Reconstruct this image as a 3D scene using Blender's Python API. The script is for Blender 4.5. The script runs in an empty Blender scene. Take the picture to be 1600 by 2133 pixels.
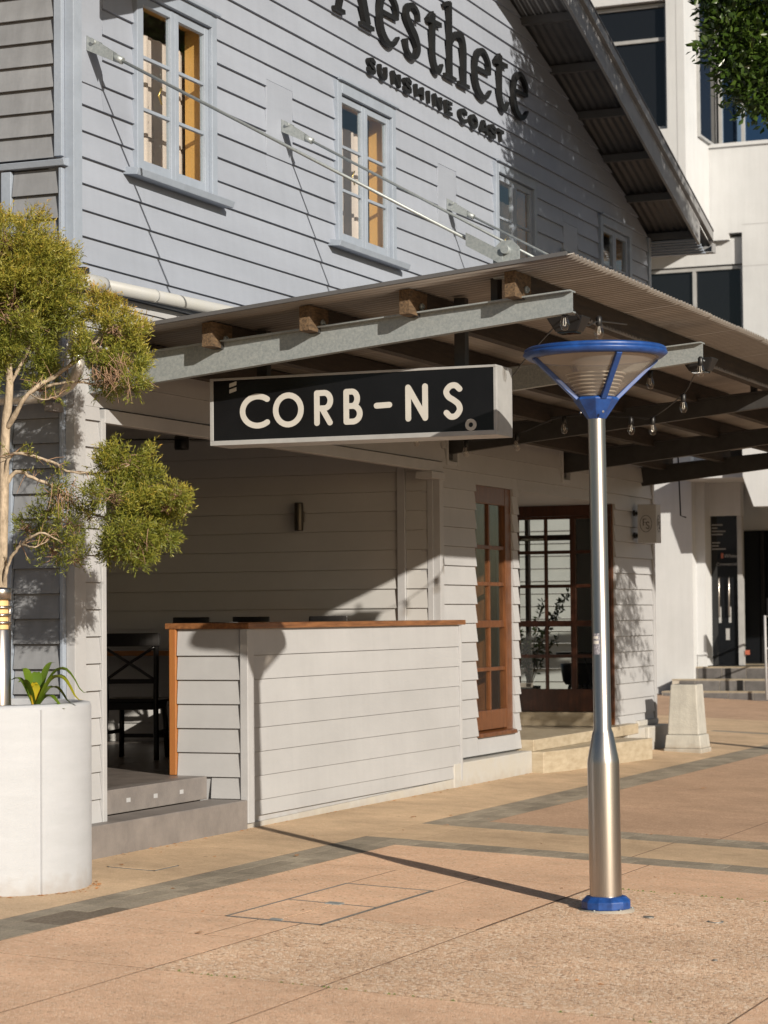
import bpy, bmesh, math, random
import numpy as np
from mathutils import Vector, Matrix
random.seed(7); rng = np.random.default_rng(7)
C = bpy.context.scene.collection
SC = bpy.context.scene
V = Vector
# ------------------------------------------------------------------ camera, sky, sun, exposure
cam = bpy.data.cameras.new('camera'); camo = bpy.data.objects.new('camera', cam); C.objects.link(camo)
right = V((0.92409, 0.38211, -0.00890)); down = V((-0.02497, 0.03710, -0.99900)); fwd = V((-0.38136, 0.92340, 0.04379))
m = Matrix((right, -down, -fwd)).transposed().to_4x4(); m.translation = V((0, 0, 1.4))
camo.matrix_world = m
cam.sensor_fit = 'VERTICAL'; cam.sensor_height = 36; cam.lens = 36 * 4953.36 / 2133
cam.clip_start = 0.1; cam.clip_end = 400
cam.dof.use_dof = True; cam.dof.focus_distance = 14.5; cam.dof.aperture_fstop = 5.0
SC.camera = camo
S_DIR = V((0.7924 * 0.9397, -0.6100 * 0.9397, 0.3420)).normalized()      # towards the sun
w = bpy.data.worlds.new('World'); SC.world = w; w.use_nodes = True
nt = w.node_tree; bg = nt.nodes['Background']
sky = nt.nodes.new('ShaderNodeTexSky'); sky.sky_type = 'NISHITA'; sky.sun_disc = False
sky.sun_elevation = math.radians(20); sky.sun_rotation = math.radians(127.6)
nt.links.new(sky.outputs[0], bg.inputs[0]); bg.inputs[1].default_value = 0.05
sl = bpy.data.lights.new('sun', 'SUN'); sl.energy = 5.0; sl.angle = math.radians(0.55); sl.color = (1.0, 0.905, 0.765)
so = bpy.data.objects.new('sun', sl); C.objects.link(so); so.rotation_euler = S_DIR.to_track_quat('Z', 'Y').to_euler()
SC.view_settings.view_transform = 'Standard'; SC.view_settings.look = 'None'
SC.view_settings.exposure = 0.40; SC.view_settings.gamma = 1.0; SC.view_settings.use_curve_mapping = False
SC.cycles.max_bounces = 8; SC.cycles.transparent_max_bounces = 16

# ------------------------------------------------------------------ materials
MATS = {}
def new_mat(name):
    ma = bpy.data.materials.new(name); ma.use_nodes = True
    MATS[name] = ma
    return ma, ma.node_tree, ma.node_tree.nodes['Principled BSDF']
def lin(*c): return (c[0], c[1], c[2], 1)
def mat(name, col, rough=.6, metal=0.0, var=.12, scale=6.0, col2=None, bump=0.0, bscale=60.0, rand=0.0, stretch=(1, 1, 1), spec=.5, streak=0.0, grime=0.0):
    ma, t, b = new_mat(name)
    N = t.nodes.new; L = t.links.new
    tc = N('ShaderNodeTexCoord'); mp = N('ShaderNodeMapping'); mp.inputs['Scale'].default_value = stretch
    geo = N('ShaderNodeNewGeometry')
    L(geo.outputs['Position'], mp.inputs[0])
    no = N('ShaderNodeTexNoise'); no.inputs['Scale'].default_value = scale; no.inputs['Detail'].default_value = 6
    no.inputs['Roughness'].default_value = .65
    L(mp.outputs[0], no.inputs['Vector'])
    mx = N('ShaderNodeMixRGB'); mx.inputs[1].default_value = lin(*[c * (1 - var) for c in col])
    mx.inputs[2].default_value = lin(*(col2 if col2 else [min(1, c * (1 + var)) for c in col]))
    cr = N('ShaderNodeValToRGB'); cr.color_ramp.elements[0].position = .33; cr.color_ramp.elements[1].position = .68
    L(no.outputs[0], cr.inputs[0]); L(cr.outputs[0], mx.inputs[0])
    out = mx.outputs[0]
    if streak:
        m4 = N('ShaderNodeMapping'); m4.inputs['Scale'].default_value = (5, 5, .35); L(geo.outputs['Position'], m4.inputs[0])
        n4 = N('ShaderNodeTexNoise'); n4.inputs['Scale'].default_value = 2.2; n4.inputs['Detail'].default_value = 7; n4.inputs['Roughness'].default_value = .7; L(m4.outputs[0], n4.inputs['Vector'])
        r4 = N('ShaderNodeMapRange'); r4.inputs[1].default_value = .35; r4.inputs[2].default_value = .6; r4.inputs[3].default_value = 1 - streak; r4.inputs[4].default_value = 1.0; L(n4.outputs[0], r4.inputs[0])
        v4 = N('ShaderNodeVectorMath'); v4.operation = 'SCALE'; L(out, v4.inputs[0]); L(r4.outputs[0], v4.inputs['Scale']); out = v4.outputs[0]
    if grime:      # splashed dirt along the foot, broken up by noise
        sx_ = N('ShaderNodeSeparateXYZ'); L(geo.outputs['Position'], sx_.inputs[0])
        n5 = N('ShaderNodeTexNoise'); n5.inputs['Scale'].default_value = 14; n5.inputs['Detail'].default_value = 6; L(geo.outputs['Position'], n5.inputs['Vector'])
        a5 = N('ShaderNodeMath'); a5.operation = 'MULTIPLY_ADD'; a5.inputs[1].default_value = .22; L(n5.outputs[0], a5.inputs[0]); 
        s5 = N('ShaderNodeMath'); s5.operation = 'MULTIPLY'; s5.inputs[1].default_value = -1; L(sx_.outputs['Z'], s5.inputs[0]); L(s5.outputs[0], a5.inputs[2])
        r5 = N('ShaderNodeMapRange'); r5.inputs[1].default_value = .03; r5.inputs[2].default_value = .14; r5.inputs[3].default_value = 0; r5.inputs[4].default_value = grime; L(a5.outputs[0], r5.inputs[0])
        x5 = N('ShaderNodeMixRGB'); x5.inputs[2].default_value = (.20, .14, .085, 1); L(out, x5.inputs[1]); L(r5.outputs[0], x5.inputs[0]); out = x5.outputs[0]
    if rand:
        oi = N('ShaderNodeObjectInfo'); mr = N('ShaderNodeMapRange'); mr.inputs[3].default_value = 1 - rand; mr.inputs[4].default_value = 1 + rand
        L(oi.outputs['Random'], mr.inputs[0])
        vm = N('ShaderNodeVectorMath'); vm.operation = 'SCALE'; L(out, vm.inputs[0]); L(mr.outputs[0], vm.inputs['Scale'])
        out = vm.outputs[0]
    L(out, b.inputs['Base Color'])
    b.inputs['Roughness'].default_value = rough; b.inputs['Metallic'].default_value = metal
    b.inputs['Specular IOR Level'].default_value = spec
    if bump:
        n2 = N('ShaderNodeTexNoise'); n2.inputs['Scale'].default_value = bscale; n2.inputs['Detail'].default_value = 5
        L(mp.outputs[0], n2.inputs['Vector'])
        bp = N('ShaderNodeBump'); bp.inputs['Strength'].default_value = bump; bp.inputs['Distance'].default_value = .01
        L(n2.outputs[0], bp.inputs['Height']); L(bp.outputs[0], b.inputs['Normal'])
    return ma
BLUE_WALL = mat('pale_blue_paint', (.275, .306, .37), .55, var=.07, scale=2.2, bump=.12, bscale=35, rand=.045, stretch=(1, .25, 1), streak=.05)
BLUE_TRIM = mat('blue_trim_paint', (.25, .29, .355), .5, var=.08, scale=5, bump=.15, bscale=50)
SIDE_WALL = mat('grey_side_paint', (.215, .225, .245), .6, var=.13, scale=2.5, bump=.15, bscale=30, rand=.08, stretch=(.4, 1, 1), streak=.16)
CREAM = mat('cream_paint', (.350, .355, .370), .55, var=.06, scale=2.0, bump=.10, bscale=35, rand=.03, stretch=(.5, .5, 1), streak=.035, grime=.25)
CREAM_TRIM = mat('cream_trim_paint', (.345, .35, .365), .5, var=.06, scale=4, bump=.08)
WHITE_BASE = mat('white_plinth_paint', (.41, .405, .395), .7, var=.08, scale=5, col2=(.38, .36, .32), bump=.3, bscale=40, grime=.25)
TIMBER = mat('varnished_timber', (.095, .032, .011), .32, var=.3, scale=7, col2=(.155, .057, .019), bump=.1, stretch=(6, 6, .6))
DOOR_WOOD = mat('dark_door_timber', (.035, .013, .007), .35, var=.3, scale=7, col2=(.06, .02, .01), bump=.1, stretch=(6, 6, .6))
TIMBER_CAP = mat('oiled_timber_cap', (.17, .068, .027), .45, var=.35, scale=6, col2=(.25, .11, .042), bump=.15, stretch=(8, .6, 8))
TIMBER_EDGE = mat('orange_timber_edge', (.40, .165, .045), .5, var=.25, scale=8, col2=(.28, .10, .03), bump=.15, stretch=(5, 5, .6))
PINE = mat('pine_lining', (.60, .35, .12), .4, var=.2, scale=5, col2=(.52, .28, .08), stretch=(6, 6, .5))
PURLIN = mat('dark_shaded_purlin', (.016, .012, .010), .8, var=.4, scale=9, col2=(.032, .022, .015), bump=.3, stretch=(6, .5, 6))  # dark timber with the shade under the roof put into its colour
PURLIN_SUNLIT = mat('sunlit_purlin_timber', (.06, .038, .022), .85, var=.5, scale=24, col2=(.15, .095, .05), bump=.3, stretch=(3, .6, 3))  # lit copy of the purlin timber: sunshine on the near ends painted in
GALV = mat('galvanised_steel', (.27, .305, .32), .5, .45, var=.10, scale=70, col2=(.36, .39, .40), bump=.04)
DARK_STEEL = mat('dark_painted_steel', (.032, .031, .031), .55, .2, var=.25, scale=8)
SHEET = mat('roof_sheet_paint', (.225, .21, .195), .5, .15, var=.12, scale=3, stretch=(.4, 1, 1))
ROOF_GREY = mat('grey_roof_sheet', (.10, .10, .105), .5, .25, var=.15, scale=3)
BARGE = mat('barge_paint', (.25, .255, .265), .55, var=.12, scale=5)
BLACK = mat('black_letter_paint', (.011, .011, .011), .5, var=.2, scale=12, spec=.25)
SIGN_FACE = mat('sign_black_face', (.006, .006, .007), .25, var=.15, scale=4, spec=.3)
LETTER = mat('sign_letter_white', (.45, .44, .415), .5, var=.05, scale=6)
ALU = mat('sign_aluminium', (.35, .355, .36), .5, .2, var=.1, scale=7)
STEEL = mat('brushed_steel', (.43, .40, .375), .30, 1.0, var=.10, scale=18, stretch=(14, 14, .4), bump=.02, bscale=90)
BLUE = mat('blue_lamp_enamel', (.007, .045, .20), .42, var=.3, scale=14, col2=(.014, .07, .28))
SUN_BLUE = BLUE
WHITE_PIPE = mat('white_plastic_pipe', (.37, .38, .39), .45, var=.08, scale=6, col2=(.34, .345, .33))
SILVER_PIPE = mat('silver_drainpipe', (.46, .44, .41), .42, .5, var=.2, scale=8)
STONE_STEP = mat('grey_stone_step', (.165, .15, .145), .5, var=.15, scale=5, col2=(.20, .18, .17), bump=.2, bscale=60)
FLOOR_TILE = mat('dark_floor_tile', (.15, .13, .12), .35, var=.25, scale=5, rand=.15)
TRAV = mat('travertine', (.36, .295, .205), .5, var=.16, scale=7, col2=(.42, .36, .27), bump=.15, bscale=50, stretch=(1, 1, 3))
DARK_WOOD = mat('black_stool_wood', (.014, .013, .013), .33, var=.3, scale=10)
RENDER_W = mat('white_render', (.47, .485, .505), .75, var=.05, scale=1.3, bump=.15, bscale=50, streak=.06)
GRC = mat('planter_paint', (.375, .39, .42), .65, var=.04, scale=3, bump=.35, bscale=90, stretch=(1, 1, 5), streak=.02, grime=.3)
CONC = mat('bollard_concrete', (.38, .37, .34), .75, var=.12, scale=6, bump=.35, bscale=60, streak=.15, grime=.4)
TILE_DARK = mat('dark_step_tile', (.11, .105, .105), .5, var=.25, scale=8, rand=.15)
GROUT = mat('pale_grout', (.42, .38, .33), .8, var=.1)
SOIL = mat('bark_mulch', (.13, .075, .045), .9, var=.6, scale=50, col2=(.28, .17, .10), bump=1.0, bscale=70)
BARK = mat('pale_tree_bark', (.31, .245, .175), .9, var=.35, scale=30, col2=(.46, .375, .28), bump=.5, bscale=60, stretch=(1, 1, .5))
DARK_BARK = mat('grey_bark', (.14, .11, .08), .9, var=.3, scale=20, bump=.5)
CURTAIN = mat('pink_white_curtain', (.60, .50, .475), .85, var=.06, scale=4)
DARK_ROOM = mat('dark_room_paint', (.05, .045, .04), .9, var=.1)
PORCH_WALL = mat('porch_wall_paint', (.40, .40, .40), .6, var=.05, scale=2, rand=.02)
BLACK_METAL = mat('black_fitting', (.015, .015, .016), .4, .3, var=.2)
BRASS = mat('brass_fitting', (.5, .36, .14), .3, .9, var=.1)
FROST_AMBER = mat('amber_diffuser', (.62, .42, .19), .5, var=.1, scale=8)
RED_STICK = mat('red_sticker', (.36, .10, .06), .5, var=.05)
GREY_INK = mat('grey_ink', (.30, .30, .30), .6, var=.05)
PALE_INK = mat('pale_ink', (.62, .61, .58), .6, var=.05)
DARK_INK = mat('dark_ink', (.06, .055, .05), .6, var=.05)
NAVY_INK = mat('navy_sticker', (.03, .03, .10), .5, var=.5, scale=120, col2=(.5, .5, .55))
COVER_METAL = mat('cover_frame_metal', (.20, .20, .19), .5, .5, var=.2, scale=20)
JOINT = mat('joint_dirt', (.12, .07, .04), .95, var=.4, scale=12)
BASE_DIRT = JOINT
DRYLEAF = mat('dry_leaf', (.42, .20, .08), .7, var=.3, scale=30, rand=.3)
MOSS = mat('joint_moss', (.10, .14, .03), .9, var=.4, scale=40)

def aggregate(name, pebbles, base, scale=85, rough=.85, stain=.18, rand=.03):
    """exposed aggregate: small pebbles of several colours in a cement base, with broad wear"""
    ma, t, b = new_mat(name); N = t.nodes.new; L = t.links.new
    geo = N('ShaderNodeNewGeometry')
    vo = N('ShaderNodeTexVoronoi'); vo.inputs['Scale'].default_value = scale; L(geo.outputs['Position'], vo.inputs['Vector'])
    cr = N('ShaderNodeValToRGB'); cr.color_ramp.interpolation = 'CONSTANT'
    el = cr.color_ramp.elements
    while len(el) < len(pebbles): el.new(.5)
    acc = 0
    for e, (wt, c) in zip(el, pebbles): e.position = acc; e.color = lin(*c); acc += wt
    sep = N('ShaderNodeSeparateColor'); L(vo.outputs['Color'], sep.inputs[0]); L(sep.outputs[0], cr.inputs[0])
    ve = N('ShaderNodeTexVoronoi'); ve.feature = 'DISTANCE_TO_EDGE'; ve.inputs['Scale'].default_value = scale; L(geo.outputs['Position'], ve.inputs['Vector'])
    rr = N('ShaderNodeMapRange'); rr.inputs[1].default_value = .04; rr.inputs[2].default_value = .16; L(ve.outputs['Distance'], rr.inputs[0])
    mx = N('ShaderNodeMixRGB'); mx.inputs[1].default_value = lin(*base); L(cr.outputs[0], mx.inputs[2]); L(rr.outputs[0], mx.inputs[0])
    no = N('ShaderNodeTexNoise'); no.inputs['Scale'].default_value = 1.1; no.inputs['Detail'].default_value = 7; no.inputs['Roughness'].default_value = .7
    L(geo.outputs['Position'], no.inputs['Vector'])
    mr = N('ShaderNodeMapRange'); mr.inputs[1].default_value = .3; mr.inputs[2].default_value = .7; mr.inputs[3].default_value = 1 - stain; mr.inputs[4].default_value = 1 + stain * .6
    L(no.outputs[0], mr.inputs[0])
    # second, finer wear layer and scattered gum spots
    n3 = N('ShaderNodeTexNoise'); n3.inputs['Scale'].default_value = 5.5; n3.inputs['Detail'].default_value = 8; n3.inputs['Roughness'].default_value = .75; L(geo.outputs['Position'], n3.inputs['Vector'])
    m3 = N('ShaderNodeMapRange'); m3.inputs[1].default_value = .32; m3.inputs[2].default_value = .68; m3.inputs[3].default_value = .90; m3.inputs[4].default_value = 1.08; L(n3.outputs[0], m3.inputs[0])
    gv = N('ShaderNodeTexVoronoi'); gv.inputs['Scale'].default_value = 2.3; L(geo.outputs['Position'], gv.inputs['Vector'])
    gm = N('ShaderNodeMapRange'); gm.inputs[1].default_value = .028; gm.inputs[2].default_value = .05; gm.inputs[3].default_value = .62; gm.inputs[4].default_value = 1.0; L(gv.outputs['Distance'], gm.inputs[0])
    k3 = N('ShaderNodeMath'); k3.operation = 'MULTIPLY'; L(m3.outputs[0], k3.inputs[0]); L(gm.outputs[0], k3.inputs[1])
    k4 = N('ShaderNodeMath'); k4.operation = 'MULTIPLY'; L(mr.outputs[0], k4.inputs[0]); L(k3.outputs[0], k4.inputs[1])
    oi = N('ShaderNodeObjectInfo'); m2 = N('ShaderNodeMapRange'); m2.inputs[3].default_value = 1 - rand; m2.inputs[4].default_value = 1 + rand; L(oi.outputs['Random'], m2.inputs[0])
    mm = N('ShaderNodeMath'); mm.operation = 'MULTIPLY'; L(k4.outputs[0], mm.inputs[0]); L(m2.outputs[0], mm.inputs[1])
    vm = N('ShaderNodeVectorMath'); vm.operation = 'SCALE'; L(mx.outputs[0], vm.inputs[0]); L(mm.outputs[0], vm.inputs['Scale'])
    L(vm.outputs[0], b.inputs['Base Color']); b.inputs['Roughness'].default_value = rough; b.inputs['Specular IOR Level'].default_value = .25
    bp = N('ShaderNodeBump'); bp.inputs['Strength'].default_value = .6; bp.inputs['Distance'].default_value = .004
    L(rr.outputs[0], bp.inputs['Height']); L(bp.outputs[0], b.inputs['Normal'])
    return ma
PEACH = aggregate('peach_aggregate', [(.5, (.70, .455, .305)), (.2, (.76, .53, .37)), (.15, (.63, .385, .25)), (.05, (.42, .27, .18)), (.10, (.78, .60, .45))], (.70, .46, .31), 80)
TAN = aggregate('tan_aggregate', [(.3, (.70, .48, .325)), (.2, (.77, .58, .42)), (.2, (.58, .37, .245)), (.10, (.32, .20, .135)), (.20, (.82, .68, .54))], (.64, .43, .285), 62)
BROWN = aggregate('brown_aggregate', [(.5, (.46, .31, .215)), (.25, (.53, .37, .26)), (.25, (.39, .25, .17))], (.45, .30, .205), 75)
CONCRETE = aggregate('beige_concrete', [(.5, (.58, .42, .275)), (.25, (.64, .48, .33)), (.25, (.50, .35, .225))], (.56, .41, .27), 120, stain=.28)
PAVER_STAIN = aggregate('stained_paver', [(.5, (.15, .12, .09)), (.5, (.21, .175, .135))], (.16, .13, .10), 90, rand=.1)
PAVER = aggregate('grey_paver', [(.4, (.30, .26, .205)), (.3, (.36, .315, .25)), (.3, (.25, .215, .17))], (.29, .25, .195), 130, rand=.16, stain=.32)

def glass(name, tint=(.95, .97, .96), refl=1.0, rough=0.0):
    ma = bpy.data.materials.new(name); ma.use_nodes = True; t = ma.node_tree; t.nodes.remove(t.nodes['Principled BSDF'])
    N = t.nodes.new; L = t.links.new; out = t.nodes['Material Output']
    tr = N('ShaderNodeBsdfTransparent'); tr.inputs[0].default_value = lin(*tint)
    gl = N('ShaderNodeBsdfGlossy'); gl.inputs['Roughness'].default_value = rough; gl.inputs[0].default_value = (1, 1, 1, 1)
    lw_ = N('ShaderNodeLayerWeight'); lw_.inputs[0].default_value = .5
    pw_ = N('ShaderNodeMath'); pw_.operation = 'POWER'; pw_.inputs[1].default_value = 4.5; L(lw_.outputs['Facing'], pw_.inputs[0])
    mu = N('ShaderNodeMath'); mu.operation = 'MULTIPLY_ADD'; mu.inputs[1].default_value = .75 * refl; mu.inputs[2].default_value = .03 * refl; L(pw_.outputs[0], mu.inputs[0])
    mx = N('ShaderNodeMixShader'); L(mu.outputs[0], mx.inputs[0]); L(tr.outputs[0], mx.inputs[1]); L(gl.outputs[0], mx.inputs[2])
    L(mx.outputs[0], out.inputs['Surface']); return ma
GLASS = glass('window_glass')
GLASS_DARK = glass('tinted_glass', (.10, .11, .12), 1.0)
BULB_GLASS = glass('bulb_glass', (.93, .91, .88), 2.2, .05)
ma, t, b = new_mat('dark_office_glass'); b.inputs['Base Color'].default_value = (.008, .009, .011, 1); b.inputs['Roughness'].default_value = .03; b.inputs['Specular IOR Level'].default_value = .5
OFFICE_GLASS = ma
ma, t, b = new_mat('frosted_lens'); b.inputs['Base Color'].default_value = (.46, .43, .40, 1); b.inputs['Roughness'].default_value = .3
trn = t.nodes.new('ShaderNodeBsdfTransparent'); mxs = t.nodes.new('ShaderNodeMixShader'); mxs.inputs[0].default_value = .68
trn.inputs[0].default_value = (.85, .8, .74, 1)
t.links.new(b.outputs[0], mxs.inputs[1]); t.links.new(trn.outputs[0], mxs.inputs[2]); t.links.new(mxs.outputs[0], t.nodes['Material Output'].inputs['Surface'])
LENS = ma
def leaf_mat(name, cols, trans=.35, rough=.5):
    ma, t, b = new_mat(name); N = t.nodes.new; L = t.links.new
    at = N('ShaderNodeAttribute'); at.attribute_name = 'tone'
    cr = N('ShaderNodeValToRGB'); el = cr.color_ramp.elements
    while len(el) < len(cols): el.new(.5)
    for i, (e, (p, c)) in enumerate(zip(el, cols)): e.position = p; e.color = lin(*c)
    L(at.outputs['Fac'], cr.inputs[0]); L(cr.outputs[0], b.inputs['Base Color']); b.inputs['Roughness'].default_value = rough
    tl = N('ShaderNodeBsdfTranslucent'); L(cr.outputs[0], tl.inputs[0])
    mx = N('ShaderNodeMixShader'); mx.inputs[0].default_value = trans
    L(b.outputs[0], mx.inputs[1]); L(tl.outputs[0], mx.inputs[2]); L(mx.outputs[0], t.nodes['Material Output'].inputs['Surface'])
    return ma
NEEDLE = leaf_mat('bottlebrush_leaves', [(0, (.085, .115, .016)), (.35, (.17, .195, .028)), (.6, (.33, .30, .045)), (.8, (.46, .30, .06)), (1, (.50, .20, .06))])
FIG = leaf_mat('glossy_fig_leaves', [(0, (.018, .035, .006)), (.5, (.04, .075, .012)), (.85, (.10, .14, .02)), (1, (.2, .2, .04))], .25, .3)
STRAP = leaf_mat('strap_leaves', [(0, (.07, .14, .015)), (.5, (.17, .24, .02)), (.75, (.45, .36, .02)), (1, (.5, .2, .03))], .3, .35)

# ------------------------------------------------------------------ mesh helpers
def root_loc(p):
    v = V((0, 0, 0))
    while p is not None: v += p.location; p = p.parent
    return v
class MB:
    def __init__(s): s.v = []; s.f = []; s.sm = []
    def add(s, vs, fs, smooth=False):
        o = len(s.v); s.v += [tuple(v) for v in vs]
        for f in fs: s.f.append([i + o for i in f]); s.sm.append(smooth)
        return s
    def box(s, x0, x1, y0, y1, z0, z1):
        return s.hexa([(x0, y0, z0), (x1, y0, z0), (x1, y1, z0), (x0, y1, z0), (x0, y0, z1), (x1, y0, z1), (x1, y1, z1), (x0, y1, z1)])
    def hexa(s, p):
        a = V(p[1]) - V(p[0]); b2 = V(p[3]) - V(p[0]); c = V(p[4]) - V(p[0])
        fs = [(0, 3, 2, 1), (4, 5, 6, 7), (0, 1, 5, 4), (1, 2, 6, 5), (2, 3, 7, 6), (3, 0, 4, 7)]
        if a.cross(b2).dot(c) < 0: fs = [tuple(reversed(f)) for f in fs]
        return s.add(p, fs)
    def bar(s, a, b2, wdt, hgt, up=(0, 0, 1)):
        a = V(a); b2 = V(b2); d = (b2 - a).normalized(); u = V(up); sd = d.cross(u).normalized() * (wdt / 2); un = sd.cross(d).normalized() * (hgt / 2)
        P = [a - sd - un, a + sd - un, b2 + sd - un, b2 - sd - un, a - sd + un, a + sd + un, b2 + sd + un, b2 - sd + un]
        return s.hexa(P)
    def prism(s, poly, off):
        """poly: 3-D points of a planar outline; off: extrusion vector"""
        n = len(poly); off = V(off); P = [V(p) for p in poly]
        nrm = V((0, 0, 0))
        for i in range(n): nrm += P[i].cross(P[(i + 1) % n])
        if nrm.dot(off) > 0: P = P[::-1]
        Q = [p + off for p in P]
        fs = [tuple(range(n)), tuple(range(2 * n - 1, n - 1, -1))]
        fs += [(i, i + n, (i + 1) % n + n, (i + 1) % n)[::1] for i in range(n)]
        fs[2:] = [tuple(reversed((i, (i + 1) % n, (i + 1) % n + n, i + n))) for i in range(n)]
        return s.add(P + Q, fs)
    def tube(s, pts, r, n=10, caps=True, smooth=True):
        pts = [V(p) for p in pts]; rs = r if isinstance(r, (list, tuple)) else [r] * len(pts)
        ring = []; up = None; k = len(pts)
        vs = []
        for i, p in enumerate(pts):
            d = (pts[min(i + 1, k - 1)] - pts[max(i - 1, 0)]).normalized()
            if up is None:
                up = V((0, 0, 1)) if abs(d.z) < .9 else V((1, 0, 0))
            u = (up - d * up.dot(d)).normalized(); up = u; q = d.cross(u)
            for j in range(n):
                a = 2 * math.pi * j / n; vs.append(p + (u * math.cos(a) + q * math.sin(a)) * rs[i])
        fs = []
        for i in range(k - 1):
            for j in range(n):
                fs.append((i * n + j, i * n + (j + 1) % n, (i + 1) * n + (j + 1) % n, (i + 1) * n + j))
        s.add(vs, fs, smooth)
        if caps:
            o = len(s.v) - len(vs)
            s.f.append([o + j for j in range(n)][::-1]); s.sm.append(False)
            s.f.append([o + (k - 1) * n + j for j in range(n)]); s.sm.append(False)
        return s
    def lathe(s, c, prof, n=32, smooth=True, a0=0, a1=2 * math.pi):
        """prof: list of (r, z); c: (x, y)"""
        full = abs(a1 - a0 - 2 * math.pi) < 1e-6; nn = n if full else n + 1
        vs = [(c[0] + r * math.cos(a0 + (a1 - a0) * j / n), c[1] + r * math.sin(a0 + (a1 - a0) * j / n), z) for r, z in prof for j in range(nn)]
        fs = []
        for i in range(len(prof) - 1):
            for j in range(n):
                j2 = (j + 1) % nn
                fs.append((i * nn + j, i * nn + j2, (i + 1) * nn + j2, (i + 1) * nn + j))
        return s.add(vs, fs, smooth)
    def build(s, name, ma, parent=None, bevel=0, kind=None, recalc=False):
        me = bpy.data.meshes.new(name)
        off = root_loc(parent)
        me.from_pydata([(v[0] - off.x, v[1] - off.y, v[2] - off.z) for v in s.v], [], s.f)
        me.polygons.foreach_set('use_smooth', s.sm)
        if recalc:
            bm = bmesh.new(); bm.from_mesh(me); bmesh.ops.recalc_face_normals(bm, faces=bm.faces); bm.to_mesh(me); bm.free()
        me.materials.append(ma); me.update()
        o = bpy.data.objects.new(name, me); C.objects.link(o)
        if parent is not None: o.parent = parent
        if bevel:
            md = o.modifiers.new('bevel', 'BEVEL'); md.width = bevel; md.segments = 2; md.limit_method = 'ANGLE'; md.angle_limit = math.radians(40)
        if kind: o['kind'] = kind
        return o
def B(*a): return MB().box(*a)
def thing(name, label, cat, loc=(0, 0, 0), group=None):
    o = bpy.data.objects.new(name, None); C.objects.link(o); o.location = loc; o.empty_display_size = .1
    o['label'] = label; o['category'] = cat
    if group: o['group'] = group
    return o
def tag(o, label=None, cat=None, group=None, kind=None):
    if label: o['label'] = label
    if cat: o['category'] = cat
    if group: o['group'] = group
    if kind: o['kind'] = kind
    return o
def share(o, name=None, parent=None, loc=None):
    c = o.copy(); C.objects.link(c)
    if parent is not None: c.parent = parent
    if loc is not None: c.location = loc
    return c
def copy_thing(root, loc, rotz=0, label=None, scale=None):
    r = root.copy(); C.objects.link(r); r.location = loc; r.rotation_euler = (0, 0, rotz)
    if scale: r.scale = (scale,) * 3
    if label: r['label'] = label
    for ch in list(root.children):
        c = ch.copy(); C.objects.link(c); c.parent = r
        for g in list(ch.children):
            d = g.copy(); C.objects.link(d); d.parent = c
    return r
def bez(p, n=8):
    """Catmull-Rom through points"""
    P = [V(q).to_3d() if len(q) == 2 else V(q) for q in p]
    out = []
    for i in range(len(P) - 1):
        p0 = P[i - 1] if i else P[0] * 2 - P[1]; p1 = P[i]; p2 = P[i + 1]; p3 = P[i + 2] if i + 2 < len(P) else P[-1] * 2 - P[-2]
        for k in range(n):
            t_ = k / n; t2 = t_ * t_; t3 = t2 * t_
            out.append(.5 * ((2 * p1) + (-p0 + p2) * t_ + (2 * p0 - 5 * p1 + 4 * p2 - p3) * t2 + (-p0 + 3 * p1 - 3 * p2 + p3) * t3))
    out.append(P[-1]); return out
def ribbon(mb, pts, wd, to3, depth, closed=False, cap=False, eps=0.0):
    """a pen stroke of varying width, given as flat (u, v) points, extruded to a solid; to3(u, v, d) places it"""
    P = []
    for p in pts:
        p = V((p[0], p[1]))
        if not P or (p - P[-1]).length > 1e-5: P.append(p)
    n = len(P)
    W = wd if isinstance(wd, (list, tuple)) else [wd] * n
    if len(W) != n:
        W = list(np.interp(np.linspace(0, 1, n), np.linspace(0, 1, len(W)), W))
    Lp, Rp = [], []
    for i in range(n):
        a = P[(i - 1) % n] if closed else P[max(i - 1, 0)]; b2 = P[(i + 1) % n] if closed else P[min(i + 1, n - 1)]
        d = (b2 - a); d = d.normalized() if d.length > 1e-9 else V((1, 0)); nr = V((-d.y, d.x))
        # mitre
        if 0 < i < n - 1 or closed:
            d1 = (P[i] - a).normalized(); k = max(.55, nr.dot(V((-d1.y, d1.x)))); h = W[i] / 2 / k
        else: h = W[i] / 2
        Lp.append(P[i] + nr * h); Rp.append(P[i] - nr * h)
    vs = []
    for l, r in zip(Lp, Rp):
        vs += [to3(l.x, l.y, 0), to3(r.x, r.y, 0), to3(r.x, r.y, depth + eps), to3(l.x, l.y, depth + eps)]
    fs = []
    for i in range(n if closed else n - 1):
        a = i * 4; b2 = ((i + 1) % n) * 4
        fs += [(a + 3, a + 2, b2 + 2, b2 + 3), (a + 2, a + 1, b2 + 1, b2 + 2), (a, a + 3, b2 + 3, b2), (a + 1, a, b2, b2 + 1)]
    if not closed: fs += [(0, 1, 2, 3), ((n - 1) * 4 + 3, (n - 1) * 4 + 2, (n - 1) * 4 + 1, (n - 1) * 4)]
    mb.add(vs, fs)
    if cap and not closed:
        for pt, w_ in ((P[0], W[0]), (P[-1], W[-1])):
            k = 14; ring = [(pt.x + w_ / 2 * math.cos(2 * math.pi * j / k), pt.y + w_ / 2 * math.sin(2 * math.pi * j / k)) for j in range(k)]
            vs = [to3(u, v, 0) for u, v in ring] + [to3(u, v, depth + eps - .0004) for u, v in ring]
            mb.add(vs, [tuple(range(k, 2 * k))] + [(j, (j + 1) % k, k + (j + 1) % k, k + j) for j in range(k)])

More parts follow.
